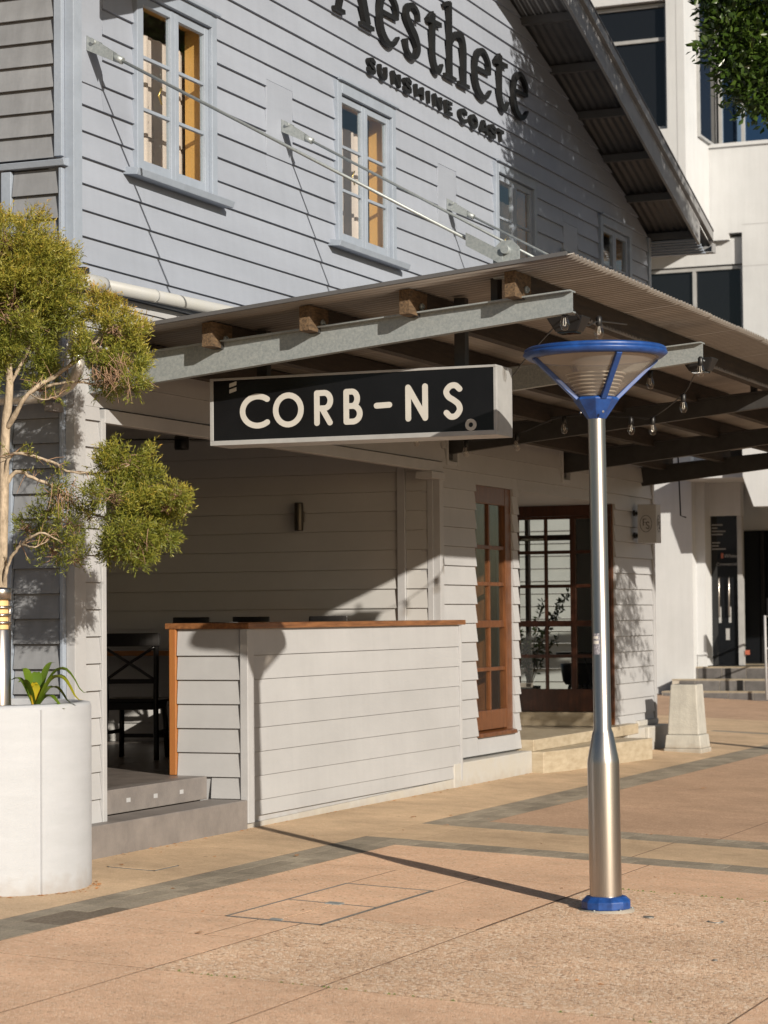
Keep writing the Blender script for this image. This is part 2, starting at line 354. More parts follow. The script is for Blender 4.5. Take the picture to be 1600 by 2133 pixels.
# ------------------------------------------------------------------ place constants (metres; +Y runs along the facade away from the camera, +X to the street)
XF, XC = -7.0175, -6.896              # facade plane; counter, step and plinth front
GZ = lambda x: -.046 * (x - XC)       # the pavement falls towards the street
Y0, Y1 = 12.17, 24.46                 # the building's two corners
ROOF = lambda y: 6.643 - .34 * (max(y, 18.3 * 2 - y) - 20.89)     # soffit line at the facade

# ------------------------------------------------------------------ ground
def gquad(mb, x0, x1, y0, y1, lift=0.0, th=.03):
    xs = [x0, x1]
    p = [(x0, y0, GZ(x0) + lift - th), (x1, y0, GZ(x1) + lift - th), (x1, y1, GZ(x1) + lift - th), (x0, y1, GZ(x0) + lift - th)]
    q = [(a, b2, c + th) for a, b2, c in p]
    return mb.hexa(p + q)
base = MB()
x0, x1, y0, y1 = -60, 60, -40, 140
base.add([(x0, y0, GZ(x0) - .0008), (x1, y0, GZ(x1) - .0008), (x1, y1, GZ(x1) - .0008), (x0, y1, GZ(x0) - .0008)], [(0, 1, 2, 3)])
pave = base.build('pavement', JOINT, kind='structure'); pave['label'] = 'peach and beige pedestrian pavement with dark paver bands'
def slab(x0, x1, y0, y1, ma, j=.0055, lift=0.0, name='slab'):
    mb = MB(); gquad(mb, x0 + j, x1 - j, y0 + j, y1 - j, lift + random.uniform(-.0002, .0002))
    return mb.build(name, ma, pave)
B1a, B1b = -6.10, -5.765
slab(-9.9, B1a, 4.8, 9.6, CONCRETE); slab(-9.9, B1a, 9.6, 13.2, CONCRETE); slab(-7.2, B1a, 13.2, 17.0, CONCRETE)
for a, c in ((17.0, 20.2), (20.2, 23.4), (23.4, 26.6)): slab(-7.2, B1a, a, c, CONCRETE)
slab(B1a, B1b, 14.42, 15.40, CONCRETE, j=.0)
for a, c in ((B1b, -4.3), (-4.3, -2.8), (-2.8, -1.2), (-1.2, .6), (.6, 3)): slab(a, c, 14.42, 15.40, CONCRETE)
for a, c in ((B1b, -4.85), (-4.85, -4.015), (-4.015, -2.36), (-2.36, -.7), (-.7, 1.2), (1.2, 4)):
    for p, q in ((3.4, 5.3), (5.3, 7.18), (7.18, 9.07)): slab(a, c, p, q, PEACH)
slab(B1b, -4.85, 9.07, 10.05, PEACH); slab(B1b, -5.08, 10.05, 10.64, PEACH); slab(-5.08, -4.85, 10.05, 10.64, PEACH)
slab(-4.85, -4.05, 9.07, 10.64, TAN); slab(-4.745, -4.05, 10.64, 10.95, TAN)
slab(B1b, -5.264, 10.64, 12.87, PEACH); slab(-5.264, -4.745, 12.15, 12.87, PEACH); slab(-4.745, -4.06, 10.95, 12.87, PEACH)
slab(-4.05, -2.36, 9.07, 12.87, TAN); slab(-2.36, -.7, 9.07, 12.87, PEACH); slab(-.7, 1.2, 9.07, 12.87, PEACH)
for a, c in ((B1b, -4.09), (-4.09, -2.4), (-2.4, -.7), (-.7, 1.2)): slab(a, c, 12.87, 14.08, PEACH if a < -5 else PEACH)
for a, c in ((B1b, -4.1), (-4.1, -2.4), (-2.4, -.7), (-.7, 1.2)):
    for p, q in ((15.83, 17.7), (17.7, 19.6), (19.6, 21.5), (21.5, 23.4), (23.4, 25.3), (25.3, 27.4)): slab(a, c, p, q, BROWN)
for a, c in ((-14, -11.5), (-11.5, -9), (-9, -6.6), (-6.6, -4.2), (-4.2, -1.5), (-1.5, 1.5)):
    for p, q in ((27.7, 30.2), (30.2, 32.8), (32.8, 35.6)): slab(a, c, p, q, BROWN if p > 30 else CONCRETE)
slab(-14, -7.2, 24.5, 27.68, CONCRETE); slab(-7.2, B1a, 26.6, 27.68, CONCRETE)
slab(1.25, 12, 3.4, 27.4, BROWN); slab(-20, -9.9, 4.8, 12, CONCRETE)
# paver bands: every paver is a piece
def band(name, x0, x1, y0, y1, px, py):
    o = MB(); gquad(o, x0, x1, y0, y1, -.0018, .01); root = o.build(name, JOINT, pave)
    nx = max(1, round((x1 - x0) / px)); ny = max(1, round((y1 - y0) / py)); sx = (x1 - x0) / nx; sy = (y1 - y0) / ny
    pm = MB(); pm.hexa([(0, 0, -.02), (sx - .005, 0, -.02 - .046 * (sx - .005)), (sx - .005, sy - .005, -.02 - .046 * (sx - .005)), (0, sy - .005, -.02),
                        (0, 0, 0), (sx - .005, 0, -.046 * (sx - .005)), (sx - .005, sy - .005, -.046 * (sx - .005)), (0, sy - .005, 0)])
    proto = None
    for i in range(nx):
        for j in range(ny):
            l = (x0 + i * sx + .0025, y0 + j * sy + .0025, GZ(x0 + i * sx) + random.uniform(-.0003, .0009))
            if proto is None:
                proto = pm.build('paver', PAVER, root); proto.location = l
            else:
                c = share(proto, parent=root, loc=l)
                if x0 == B1a and 9.75 < l[1] < 10.55 and l[0] > -6.02 + random.uniform(-.06, .06):
                    c.material_slots[0].link = 'OBJECT'; c.material_slots[0].material = PAVER_STAIN
    return root
band('paver_band', B1a, B1b, 7.2, 14.42, .112, .225)
band('paver_band', B1b, -2.2, 14.08, 14.42, .112, .17)
band('paver_band', B1a, -2.2, 15.40, 15.83, .112, .215)
band('paver_band', B1a, B1b, 15.83, 27.6, .112, .225)
o = MB(); gquad(o, -14, 3, 27.42, 27.68, .0); o.build('paver_strip', PAVER, pave)
o = MB(); gquad(o, -4.6, -4.3, 27.7, 33, .0); o.build('paver_strip', PAVER, pave)
# service covers set in the paving
t_ = thing('access_cover', 'large square paved access cover with grey metal rim in peach paving', 'access cover', (-5.0, 11.4, GZ(-5.0)))
mb = MB(); gquad(mb, -5.256, -4.99, 10.65, 11.36, .001); mb.build('cover_infill', PEACH, t_)
mb = MB(); gquad(mb, -5.256, -4.753, 11.375, 12.14, .001); gquad(mb, -4.98, -4.753, 10.65, 11.36, .001); mb.build('cover_infill', PEACH, t_)
mb = MB()
for a in ((-5.264, -4.745, 10.64, 10.653), (-5.264, -4.745, 12.137, 12.15), (-5.264, -5.252, 10.64, 12.15), (-4.757, -4.745, 10.64, 12.15), (-5.256, -4.753, 11.362, 11.371)): gquad(mb, *a, .003)
mb.build('cover_rim', COVER_METAL, t_)
mb = MB(); gquad(mb, -5.03, -4.95, 11.33, 11.40, .006, .01); gquad(mb, -5.03, -4.97, 10.66, 10.69, .006, .01); mb.build('lifting_lug', GALV, t_)
t_ = thing('inspection_lid', 'small square beige inspection lid in the concrete below the porch steps', 'inspection lid', (-6.5, 12.1, GZ(-6.5)))
mb = MB(); gquad(mb, -6.655, -6.37, 11.97, 12.25, .006); mb.build('lid', CONCRETE, t_)
mb = MB()
for a in ((-6.665, -6.36, 11.96, 11.97), (-6.665, -6.36, 12.25, 12.26), (-6.665, -6.655, 11.96, 12.26), (-6.37, -6.36, 11.96, 12.26)): gquad(mb, *a, .004)
mb.build('lid_rim', COVER_METAL, t_)
for x, y, r, ma, lb in ((-3.453, 11.874, .028, COVER_METAL, 'small grey metal survey disc in tan paving beside the lamp base'), (-3.119, 11.93, .03, TAN, 'small round stone-filled cap in tan paving right of the lamp base'), (-2.801, 10.701, .012, COVER_METAL, 'tiny dark metal stud in the tan paving in front')):
    mb = MB(); k = 20; ring = [(x + r * math.cos(2 * math.pi * i / k), y + r * math.sin(2 * math.pi * i / k)) for i in range(k)]
    mb.prism([(a, b2, GZ(a) + .0) for a, b2 in ring], (0, 0, .006)); o = mb.build('pavement_stud', ma); tag(o, lb, 'pavement stud')
    if ma is TAN:
        q = MB(); q.lathe((x, y), [(r + .001, GZ(x) - .002), (r + .001, GZ(x) + .004), (r + .013, GZ(x) + .004), (r + .013, GZ(x) - .002)], 20); q.build('cap_ring', COVER_METAL, o)
# dead leaves, moss in joints
LEAF_AT = ('on the beige concrete before the far paver corner', 'on the concrete strip between the two paver bands', 'on the concrete beside the small inspection lid', 'on the brown paving right of the lamp pole', 'on the brown paving near the far paver band', 'on peach paving in front of the access cover', 'on peach paving crossed by the lamp shadow', 'lying on the near paver band')
for i, (x, y) in enumerate(((-6.28, 15.7), (-5.9, 15.35), (-6.62, 12.05), (-3.3, 18.6), (-5.2, 19.6), (-5.1, 10.05), (-4.2, 13.5), (-6.0, 13.1))):
    s_ = random.uniform(.02, .035); a = random.uniform(0, 6)
    q = MB(); pts = [(-1, 0, .1), (-.3, .4, .25), (.4, .35, .2), (1, 0, .05), (.4, -.35, .3), (-.3, -.4, .15)]
    q.add([(x + s_ * (p[0] * math.cos(a) - p[1] * math.sin(a)), y + s_ * (p[0] * math.sin(a) + p[1] * math.cos(a)), GZ(x) + .004 + s_ * p[2]) for p in pts], [(0, 1, 5), (1, 2, 4, 5), (2, 3, 4)])
    o = q.build('fallen_leaf', DRYLEAF); tag(o, 'small dry orange leaf ' + LEAF_AT[i], 'leaf', 'dry leaves scattered on the pavement')
mb = MB()
for i in range(220):
    if i < 90: a = random.uniform(-1.9, .6); x, y = -6.97 + .66 * math.cos(a) + abs(random.gauss(0, .03)), 11.02 + .66 * math.sin(a) - abs(random.gauss(0, .02))
    elif i < 160: x, y = -6.89 + abs(random.gauss(0, .03)), random.uniform(12.3, 20)
    else: x, y = random.uniform(-6.8, -2.6), random.uniform(9, 18)
    s_ = random.uniform(.004, .012); a = random.uniform(0, 6.3); c_, d_ = math.cos(a), math.sin(a); h = GZ(x) + .002
    mb.add([(x + s_ * c_ * 1.6, y + s_ * d_ * 1.6, h), (x - s_ * d_ * .5, y + s_ * c_ * .5, h + s_ * .5), (x - s_ * c_ * 1.6, y - s_ * d_ * 1.6, h), (x + s_ * d_ * .5, y - s_ * c_ * .5, h + s_ * .2)], [(0, 1, 2, 3)])
o = mb.build('leaf_litter', DRYLEAF, kind='stuff'); o['label'] = 'tiny dry leaf crumbs along the wall foot and planter'
mb = MB()
for i in range(260):
    x, y = ((random.uniform(-4.0, -2.4), 12.87) if i < 120 else (random.uniform(-4.8, -2.6), 9.07))
    if random.random() < (.45 if i < 120 else .8): continue
    s_ = random.uniform(.003, .010); x += random.gauss(0, .01); y += random.gauss(0, .006)
    mb.add([(x - s_, y - s_ * .6, GZ(x) + .0), (x + s_, y - s_ * .4, GZ(x)), (x, y + s_ * .6, GZ(x)), (x, y, GZ(x) + s_ * .9)], [(0, 1, 3), (1, 2, 3), (2, 0, 3)])
o = mb.build('joint_moss', MOSS, kind='stuff'); o['label'] = 'green moss growing in the pavement joints'

# ------------------------------------------------------------------ the gabled weatherboard building
bld = thing('weatherboard_building', 'two storey gabled weatherboard shop, pale blue above and cream below', 'building', (XF, Y0, 0))
def row_pieces(z0, z1, u0, u1, opens):
    """cut one board row [u0,u1]x[z0,z1] around rectangular openings (ua,ub,za,zb)"""
    cuts = sorted({u0, u1} | {c for o_ in opens for c in o_[:2] if u0 < c < u1})
    out = []
    for a, c in zip(cuts, cuts[1:]):
        mid = (a + c) / 2; segs = [(z0, z1)]
        for ua, ub, za, zb in opens:
            if ua < mid < ub:
                nx = []
                for p, q in segs:
                    if zb <= p or za >= q: nx.append((p, q)); continue
                    if za - p > .012: nx.append((p, za))
                    if q - zb > .012: nx.append((zb, q))
                segs = nx
        for sg in segs:
            if out and abs(out[-1][1] - a) < 1e-6 and out[-1][2] == sg: out[-1] = (out[-1][0], c, sg)
            else: out.append((a, c, sg))
    return out
def board(face, plane, u0, u1, z0, z1, za, zb, parent, ma, tb=.024, tt=.004, ut=None, name='weatherboard', back=.03):
    """one lapped board; face 'x' looks to +X, 'y' looks to -Y; (z0,z1) is the whole row, (za,zb) the piece kept; ut = (u0,u1) at the top if cut on a rake"""
    f = lambda z: tb + (tt - tb) * (z - z0) / (z1 - z0)
    v0, v1 = ut if ut else (u0, u1); j = random.uniform(-.0012, .0012)
    if face == 'x': q = lambda u, d, z: (plane + d, u, z)
    else: q = lambda u, d, z: (u, plane - d, z)
    P = [q(u0, -back, za), q(u0, f(za) + j, za), q(u1, f(za) + j, za), q(u1, -back, za), q(v0, -back, zb), q(v0, f(zb) + j, zb), q(v1, f(zb) + j, zb), q(v1, -back, zb)]
    return MB().hexa(P).build(name, ma, parent)
GAP = .0015
def clad(face, plane, u0, u1, zs, opens, parent, ma, top=None, **kw):
    for z0, z1 in zip(zs, zs[1:]):
        for a, c, (p, q) in row_pieces(z0, z1, u0, u1, opens):
            board(face, plane, a + .001, c - .001, z0, z1, p + GAP, q - GAP * .5, parent, ma, **kw)
PIT = .158
# upper front wall: backing with the window holes left open, then boards
WIN = [(12.94, 14.05), (16.06, 17.20), (19.535, 20.65), (22.62, 23.70)]
WZ0, WZ1 = 4.18, 5.385
upw = MB()
def wallrect(mb, x0, x1, u0, u1, z0, z1): mb.box(x0, x1, u0, u1, z0, z1)
edges = [Y0] + [e for a in WIN for e in a] + [Y1]
for i in range(0, len(edges), 2): wallrect(upw, XF - .14, XF - .03, edges[i] + .001, edges[i + 1], 3.30, WZ1)
for a, c in WIN: wallrect(upw, XF - .14, XF - .03, a, c, 3.30, WZ0)
upw.prism([(XF - .14, Y0 + .001, WZ1), (XF - .14, Y1, WZ1), (XF - .14, Y1, ROOF(Y1)), (XF - .14, 18.3, ROOF(18.3)), (XF - .14, Y0 + .001, ROOF(Y0))], (.11, 0, 0))
upper = upw.build('upper_wall', BLUE_WALL, bld)
PAN = [(12.275, 12.545, 4.60, 6.2), (14.865, 15.305, 4.62, 5.145), (18.17, 18.60, 4.645, 5.13), (21.49, 21.93, 4.65, 5.145)]
op = [(a, c, WZ0, WZ1) for a, c in WIN] + PAN
zs = [3.40, 3.516] + [3.516 + PIT * k for k in range(1, 30)]
for z0, z1 in zip(zs, zs[1:]):
    # limits under the roof
    lim = lambda z: 20.89 + (6.643 - z) / .34
    rt0, rt1 = min(24.37, lim(z0) - .01), min(24.37, lim(z1) - .01)
    lf0, lf1 = max(12.275, 36.6 - lim(z0) + .01), max(12.275, 36.6 - lim(z1) + .01)
    if rt1 <= lf1: break
    pcs = row_pieces(z0, z1, lf0, rt0, op)
    for a, c, (p, q) in pcs:
        board('x', XF, a + .001, c - .001, z0, z1, p + GAP, q - GAP * .5, upper, BLUE_WALL,
              ut=(a + .001 if a != lf0 else lf1 + .001, (c if c != rt0 else rt1) - .001))
for a, c, p, q in PAN: B(XF - .028, XF + .018, a + .002, c - .002, p, min(q, ROOF(a) - .02, ROOF(c) - .02)).build('cover_panel', BLUE_WALL, upper, bevel=.003)
B(XF - .029, XF + .032, Y0, 12.272, 3.40, ROOF(Y0) - .02).build('corner_board', BLUE_TRIM, upper, bevel=.003)
B(XF - .029, XF + .032, 24.375, Y1, 3.40, ROOF(Y1) - .02).build('corner_board', BLUE_TRIM, upper, bevel=.003)
B(XF - .02, XF + .035, Y0 - .01, Y1, 3.365, 3.398).build('bottom_trim', BLUE_TRIM, upper, bevel=.003)

# upper casement windows with real depth, reveals, blind room and curtain
def window(a, c, idx):
    z0, z1 = WZ0, WZ1
    cas = MB(); x0, x1 = XF - .03, XF + .045; cw = .075
    cas.box(x0, x1, a, a + cw, z0, z1); cas.box(x0, x1, c - cw, c, z0, z1); cas.box(x0, x1 + .003, a + cw, c - cw, z1 - .085, z1)
    cas.box(x1, x1 + .03, a - .008, c + .008, z1 + .001, z1 + .022)
    wn = cas.build('window', BLUE_TRIM, bld, bevel=.004)
    sill = MB(); sill.hexa([(XF - .02, a - .12, z0 - .045), (XF + .10, a - .12, z0 - .055), (XF + .10, c + .12, z0 - .055), (XF - .02, c + .12, z0 - .045),
                            (XF - .02, a - .12, z0 + .004), (XF + .115, a - .12, z0 - .012), (XF + .115, c + .12, z0 - .012), (XF - .02, c + .12, z0 + .004)])
    sill.build('sill', BLUE_TRIM, wn, bevel=.004)
    ia, ic = a + cw, c - cw; iz0, iz1 = z0 + .005, z1 - .09; mid = (ia + ic) / 2
    for k, (p, q) in enumerate(((ia + .003, mid - .002), (mid + .002, ic - .003))):
        s = MB(); xa, xb = XF - .02, XF + .018; st = .052
        s.box(xa, xb, p, p + st, iz0, iz1); s.box(xa, xb, q - st, q, iz0, iz1)
        s.box(xa, xb - .002, p + st, q - st, iz0, iz0 + .075); s.box(xa, xb - .002, p + st, q - st, iz1 - .05, iz1)
        g0, g1 = iz0 + .075, iz1 - .05; h = (g1 - g0) / 3
        for r in (1, 2): s.box(xa + .004, xb - .008, p + st, q - st, g0 + h * r - .011, g0 + h * r + .011)
        sa = s.build('sash', BLUE_TRIM, wn, bevel=.003)
        for r in range(3):
            B(XF - .004, XF - .001, p + st - .003, q - st + .003, g0 + h * r + (.011 if r else 0), g0 + h * (r + 1) - (.011 if r < 2 else 0)).build('pane', GLASS, wn)
    # timber lining of the opening
    D = .158
    ln = MB(); ln.box(XF - D, XF - .031, ia - .02, ia, iz0 - .02, iz1 + .02); ln.box(XF - D, XF - .031, ic, ic + .02, iz0 - .02, iz1 + .02)
    ln.box(XF - D, XF - .031, ia, ic, iz1, iz1 + .02); ln.box(XF - D, XF - .031, ia, ic, iz0 - .02, iz0)
    ln.build('timber_lining', PINE, wn)
    # room lining and curtain behind
    cu = MB(); n = 60; vs = []
    for i in range(n + 1):
        y = a - .35 + (c - a + .9) * i / n; x = XF - .192 - .012 * math.sin(i * .9) - .008 * math.sin(i * 2.3 + idx)
        vs += [(x, y, z0 - .2), (x, y, z1 - .22 + .004 * math.sin(i * .9))]
    cu.add(vs, [(2 * i, 2 * i + 2, 2 * i + 3, 2 * i + 1) for i in range(n)], True); cu.build('curtain', CURTAIN, wn)
    ft = MB(); ft.tube([(XF - .03, ic - .09 - (ic - mid) , (iz0 + iz1) / 2 + .05), (XF - .05, ic - .1 - (ic - mid), (iz0 + iz1) / 2), (XF - .03, ic - .09 - (ic - mid), (iz0 + iz1) / 2 - .06)], .006, 6)
    ft.build('latch', BRASS, wn)
for i, (a, c) in enumerate(WIN): window(a, c, i)
# upstairs room shell so the windows look into a closed room
rm = MB(); rm.box(-12.6, -12.5, Y0 + .15, Y1 - .1, 3.32, ROOF(Y0) + .2); rm.box(-12.5, XF - .145, Y0 + .15, Y1 - .1, 3.28, 3.32); rm.box(-12.5, XF - .145, Y0 + .15, Y1 - .1, 5.60, 5.63)
rm.build('upper_room', CURTAIN, bld)

# roof, soffit battens, barge boards, gutter
def roof_pt(y, x, dz=0): return (x, y, ROOF(y) + dz)
def corrugated_slope(ya, yb, xa, xb, nx, parent, ma):
    mb = MB(); vs = []; k = nx * 4
    for i in range(k + 1):
        x = xa + (xb - xa) * i / k; h = .010 * math.sin(2 * math.pi * i / 4 + .6)
        for y in (ya, yb): vs += [(x, y, ROOF(y) + .06 + h)]
    fs = [(2 * i, 2 * i + 2, 2 * i + 3, 2 * i + 1) for i in range(k)]
    mb.add(vs, fs, True); o = mb.build('roof_sheet', ma, parent)
    md = o.modifiers.new('thick', 'SOLIDIFY'); md.thickness = .003; return o
roofp = B(XF - 5.5, XF - .15, 18.26, 18.34, ROOF(18.3) - .15, ROOF(18.3) + .03).build('roof', BLUE_TRIM, bld)
for k in range(8):
    xb = -6.44 - k * .76
    corrugated_slope(18.3, 24.86, xb - .76, xb, 10, roofp, ROOF_GREY); corrugated_slope(11.75, 18.3, xb - .76, xb, 10, roofp, ROOF_GREY)
for k in range(8):
    for sgn in (1, -1):
        y = 18.3 + sgn * (.45 + k * .82)
        if y < 11.9 or y > 24.7: continue
        B(XF - .02, -6.47, y - .032, y + .032, ROOF(y) - .03, ROOF(y) + .045).build('batten', ROOF_GREY, roofp)
for sgn in (1, -1):
    ye = 24.86 if sgn > 0 else 11.74
    for nm, x0_, x1_, dz0, dz1, ma in (('barge_board', -6.468, -6.44, -.12, .10, BARGE), ('barge_capping', -6.455, -6.405, .105, .20, BARGE), ('roof_edge_flashing', -6.50, -6.40, .203, .225, ROOF_GREY)):
        q = MB(); yy = ye if nm != 'barge_board' else (24.43 if sgn > 0 else 12.1)
        q.hexa([(x0_, 18.3, ROOF(18.3) + dz0), (x1_, 18.3, ROOF(18.3) + dz0), (x1_, yy, ROOF(yy) + dz0 + (-.02 if nm == 'barge_board' else 0)), (x0_, yy, ROOF(yy) + dz0 + (-.02 if nm == 'barge_board' else 0)),
                (x0_, 18.3, ROOF(18.3) + dz1), (x1_, 18.3, ROOF(18.3) + dz1), (x1_, yy, ROOF(yy) + dz1), (x0_, yy, ROOF(yy) + dz1)])
        q.build(nm, ma, roofp, bevel=.003)
gz = ROOF(24.86)
q = MB(); q.box(-12.5, -6.40, 24.80, 24.93, gz - .02, gz - .012); q.box(-12.5, -6.40, 24.92, 24.93, gz - .012, gz + .08); q.box(-6.412, -6.40, 24.80, 24.92, gz - .012, gz + .08)
q.build('gutter', BARGE, roofp)
for k in range(6): B(-12, -6.48, Y1 + .02 + k * .055, Y1 + .065 + k * .055, 5.36 - .02 * k, 5.378 - .02 * k).build('soffit_slat', BLUE_TRIM, roofp)

# side wall (faces the camera)
SX = -7.45
sw = MB(); sw.box(-14, XF - .145, Y0 + .03, Y0 + .14, 4.07, ROOF(Y0) + .1); sw.box(SX, XF - .145, Y0 + .03, Y0 + .14, 0, 4.07); sw.box(SX - .1, SX, Y0 + .03, Y0 + .6, 0, 4.07); sw.box(-14, SX - .1, Y0 + .6, Y0 + .7, 0, 4.07)
side = sw.build('side_wall', SIDE_WALL, bld)
sz = [4.125 + .14 * k for k in range(0, 16)]
clad('y', Y0, -9.6, -7.106, [z for z in sz if z < 6.3], [], side, SIDE_WALL, tb=.03, tt=.004)
sz = [.06] + [.96 - .147 * k for k in range(5, -1, -1)] + [.96 + .1475 * k for k in range(1, 21)] + [4.06]
clad('y', Y0, SX + .06, -7.075, sz, [], side, SIDE_WALL, tb=.03, tt=.004)
clad('y', Y0 + .55, -9.6, SX - .105, sz, [], side, SIDE_WALL, tb=.03, tt=.004)
B(-7.10, XF - .031, Y0 - .034, Y0 + .03, 4.13, ROOF(Y0) - .02).build('corner_board', BLUE_TRIM, side, bevel=.003)
B(-7.07, XF - .031, Y0 - .034, Y0 + .03, .06, 4.06).build('corner_board', BLUE_TRIM, side, bevel=.003)
B(SX - .012, SX + .055, Y0 - .036, Y0 + .029, .06, 4.06).build('corner_board', BLUE_TRIM, side, bevel=.003)
q = MB(); q.hexa([(-9.6, Y0 - .05, 4.07), (-7.02, Y0 - .05, 4.07), (-7.02, Y0 + .02, 4.07), (-9.6, Y0 + .02, 4.07), (-9.6, Y0 - .065, 4.105), (-7.02, Y0 - .065, 4.105), (-7.02, Y0 + .02, 4.125), (-9.6, Y0 + .02, 4.125)])
q.build('ledge', BLUE_TRIM, side, bevel=.003)
q = MB(); q.box(-14.1, -14, Y0, Y1, 0, 6); q.box(-14, -10.9, Y1 - .1, Y1, 0, 5.4); q.box(-8.95, XF - .15, Y1 - .1, Y1, 2.62, 5.5); q.box(-10.9, -8.95, Y1 - .1, Y1, 0, 5.5); q.box(-8.95, -7.83, Y1 - .1, Y1, 0, .42); q.box(-7.83, XF - .15, Y1 - .1, Y1, 0, 2.62)
q.build('rear_wall', CREAM, bld)

# ---- lower front: stub wall, lintel, far wall, all cream
OPY0, OPY1 = 12.55, 18.12
lw = MB(); lw.box(XF - .14, XF - .03, Y0 + .01, OPY0, .19, 3.36); lw.box(XF - .14, XF - .03, OPY0, OPY1, 2.60, 3.36)
DY0, DY1, DZ = 20.10, 23.05, 2.51
FY0, FY1, FZ0, FZ1 = 19.0, 19.95, .372, 2.515
lw.box(XF - .14, XF - .03, OPY1, FY0, 0, 3.36); lw.box(XF - .14, XF - .03, FY0, FY1, 0, FZ0); lw.box(XF - .14, XF - .03, FY0, FY1, FZ1, 3.36); lw.box(XF - .14, XF - .03, FY1, DY0, 0, 3.36)
lw.box(XF - .14, XF - .03, DY0, DY1, DZ, 3.36); lw.box(XF - .14, XF - .03, DY1, Y1 - .001, 0, 3.36)
lower = lw.build('lower_wall', CREAM, bld)
stub = [.185 + .0] + [1.456 - .161 * k for k in range(7, -1, -1)] + [1.456 + .161 * k for k in range(1, 9)]
clad('x', XF, 12.305, 12.497, stub, [], lower, CREAM)
B(XF - .03, XF + .03, Y0 + .001, 12.303, .19, 2.87).build('corner_board', CREAM_TRIM, lower, bevel=.003)
B(XF - .03, XF + .03, 12.50, OPY0, .19, 2.60).build('opening_trim', CREAM_TRIM, lower, bevel=.003)
hi = [2.665 + .158 * k for k in range(0, 5)] + [3.36]
clad('x', XF, 12.30, OPY1 + .1, [z for z in hi if z > 2.66], [], lower, CREAM, tb=.018)
B(XF - .03, XF + .036, OPY0 - .02, OPY1 + .06, 2.575, 2.658).build('lintel', CREAM_TRIM, lower, bevel=.004)
B(XF - .10, XF + .05, OPY1 - .22, OPY1 + .08, 2.515, 2.573).build('lintel_bracket', CREAM_TRIM, lower, bevel=.004)
far = [.215, .375] + [.376 + .16 * k for k in range(1, 19)] + [3.36]
fo = [(FY0, FY1, FZ0, FZ1), (DY0, DY1, -1, DZ)]
BY = [12.38, 15.14, 18.40, 21.44, 24.06]                     # awning beams
bo = [(y - .075, y + .13, 2.68, 3.02) for y in BY[2:4]]
clad('x', XF, OPY1 + .09, 24.39, far, fo + bo, lower, CREAM)
B(XF - .03, XF + .028, OPY1, OPY1 + .085, .0, 2.57).build('corner_board', CREAM_TRIM, lower, bevel=.003)
B(XF - .03, XF + .03, 24.395, Y1, .1, 3.36).build('corner_board', CREAM_TRIM, lower, bevel=.003)
for y0_, y1_, _, _ in bo:
    q = MB(); q.box(XF - .029, XF + .034, y0_ - .035, y0_, 2.645, 3.05); q.box(XF - .029, XF + .034, y1_, y1_ + .035, 2.645, 3.05); q.box(XF - .029, XF + .032, y0_, y1_, 2.645, 2.678)
    q.build('beam_pocket_trim', CREAM_TRIM, lower, bevel=.003)
B(XF - .02, XC, OPY1 + .03, DY0 - .005, -.06, .195).build('plinth', WHITE_BASE, lower, bevel=.01)
B(XF - .02, XC + .0, DY1 + .02, 23.68, -.06, .235).build('plinth', WHITE_BASE, lower, bevel=.01)
q = MB(); q.box(XF - .02, -6.86, 23.69, 24.44, -.05, .24); q.box(XF - .02, XF + .05, 23.69, 24.44, .24, .30); q.build('pier_base', WHITE_BASE, lower, bevel=.012)

# ---- porch
pf = MB(); pf.box(-10.95, -7.31, Y0 + .15, OPY1 + .1, .0, .325); porch = pf.build('porch_floor', JOINT, kind='structure'); porch['label'] = 'raised dark tiled porch floor behind the counter'
tp = None
for i in range(7):
    for j in range(11):
        l = (-7.302 - .53 * (i + 1), Y0 + .16 + .53 * j, .3265)
        if tp is None: tp = B(l[0], l[0] + .526, l[1], l[1] + .526, l[2], l[2] + .018).build('floor_tile', FLOOR_TILE, porch); base_l = V(l); tp.location = (0, 0, 0)
        else: share(tp, parent=porch, loc=V(l) - base_l)
pst = thing('porch_steps', 'two grey stone steps rising to the porch beside the cream counter', 'steps', (-7.0, 13.3, 0))
B(-7.175, XC, Y0 + .01, 14.283, -.06, .192).build('lower_step', STONE_STEP, pst, bevel=.006)
B(-7.30, -7.182, Y0 + .015, 14.255, .195, .346).build('upper_step', STONE_STEP, pst, bevel=.005)
for k in range(4): B(-7.1818, -7.1795, 12.78 + k * .36, 12.83 + k * .36, .255, .282).build('filler_patch', CREAM_TRIM, pst)
# porch enclosure
EY = OPY1
q = MB(); q.box(-11, -10.9, Y0 + .14, EY + .1, .0, 3.25); q.box(-10.9, XF - .145, Y0 + .141, Y0 + .15, .33, 3.25); q.box(-10.9, XF - .15, Y0 + .15, EY + .1, 2.95, 3.0)
q.box(-10.9, XF - .141, EY + .035, EY + .10, .33, 3.0)
pw = q.build('porch_wall', PORCH_WALL, bld)
clad('y', EY + .005, -10.88, -7.36, [.345] + [.345 + .160 * k for k in range(1, 17)] + [2.948], [], pw, PORCH_WALL, tb=.02)
clad('y', EY + .005, -7.288, -7.10, [.345] + [.345 + .160 * k for k in range(1, 17)] + [2.948], [], pw, PORCH_WALL, tb=.02)
B(-7.358, -7.29, EY - .03, EY + .03, .345, 2.948).build('wall_strip', CREAM_TRIM, pw, bevel=.003)
B(-7.098, XF - .031, EY - .012, EY + .03, .345, 2.60).build('corner_board', CREAM_TRIM, pw, bevel=.003)

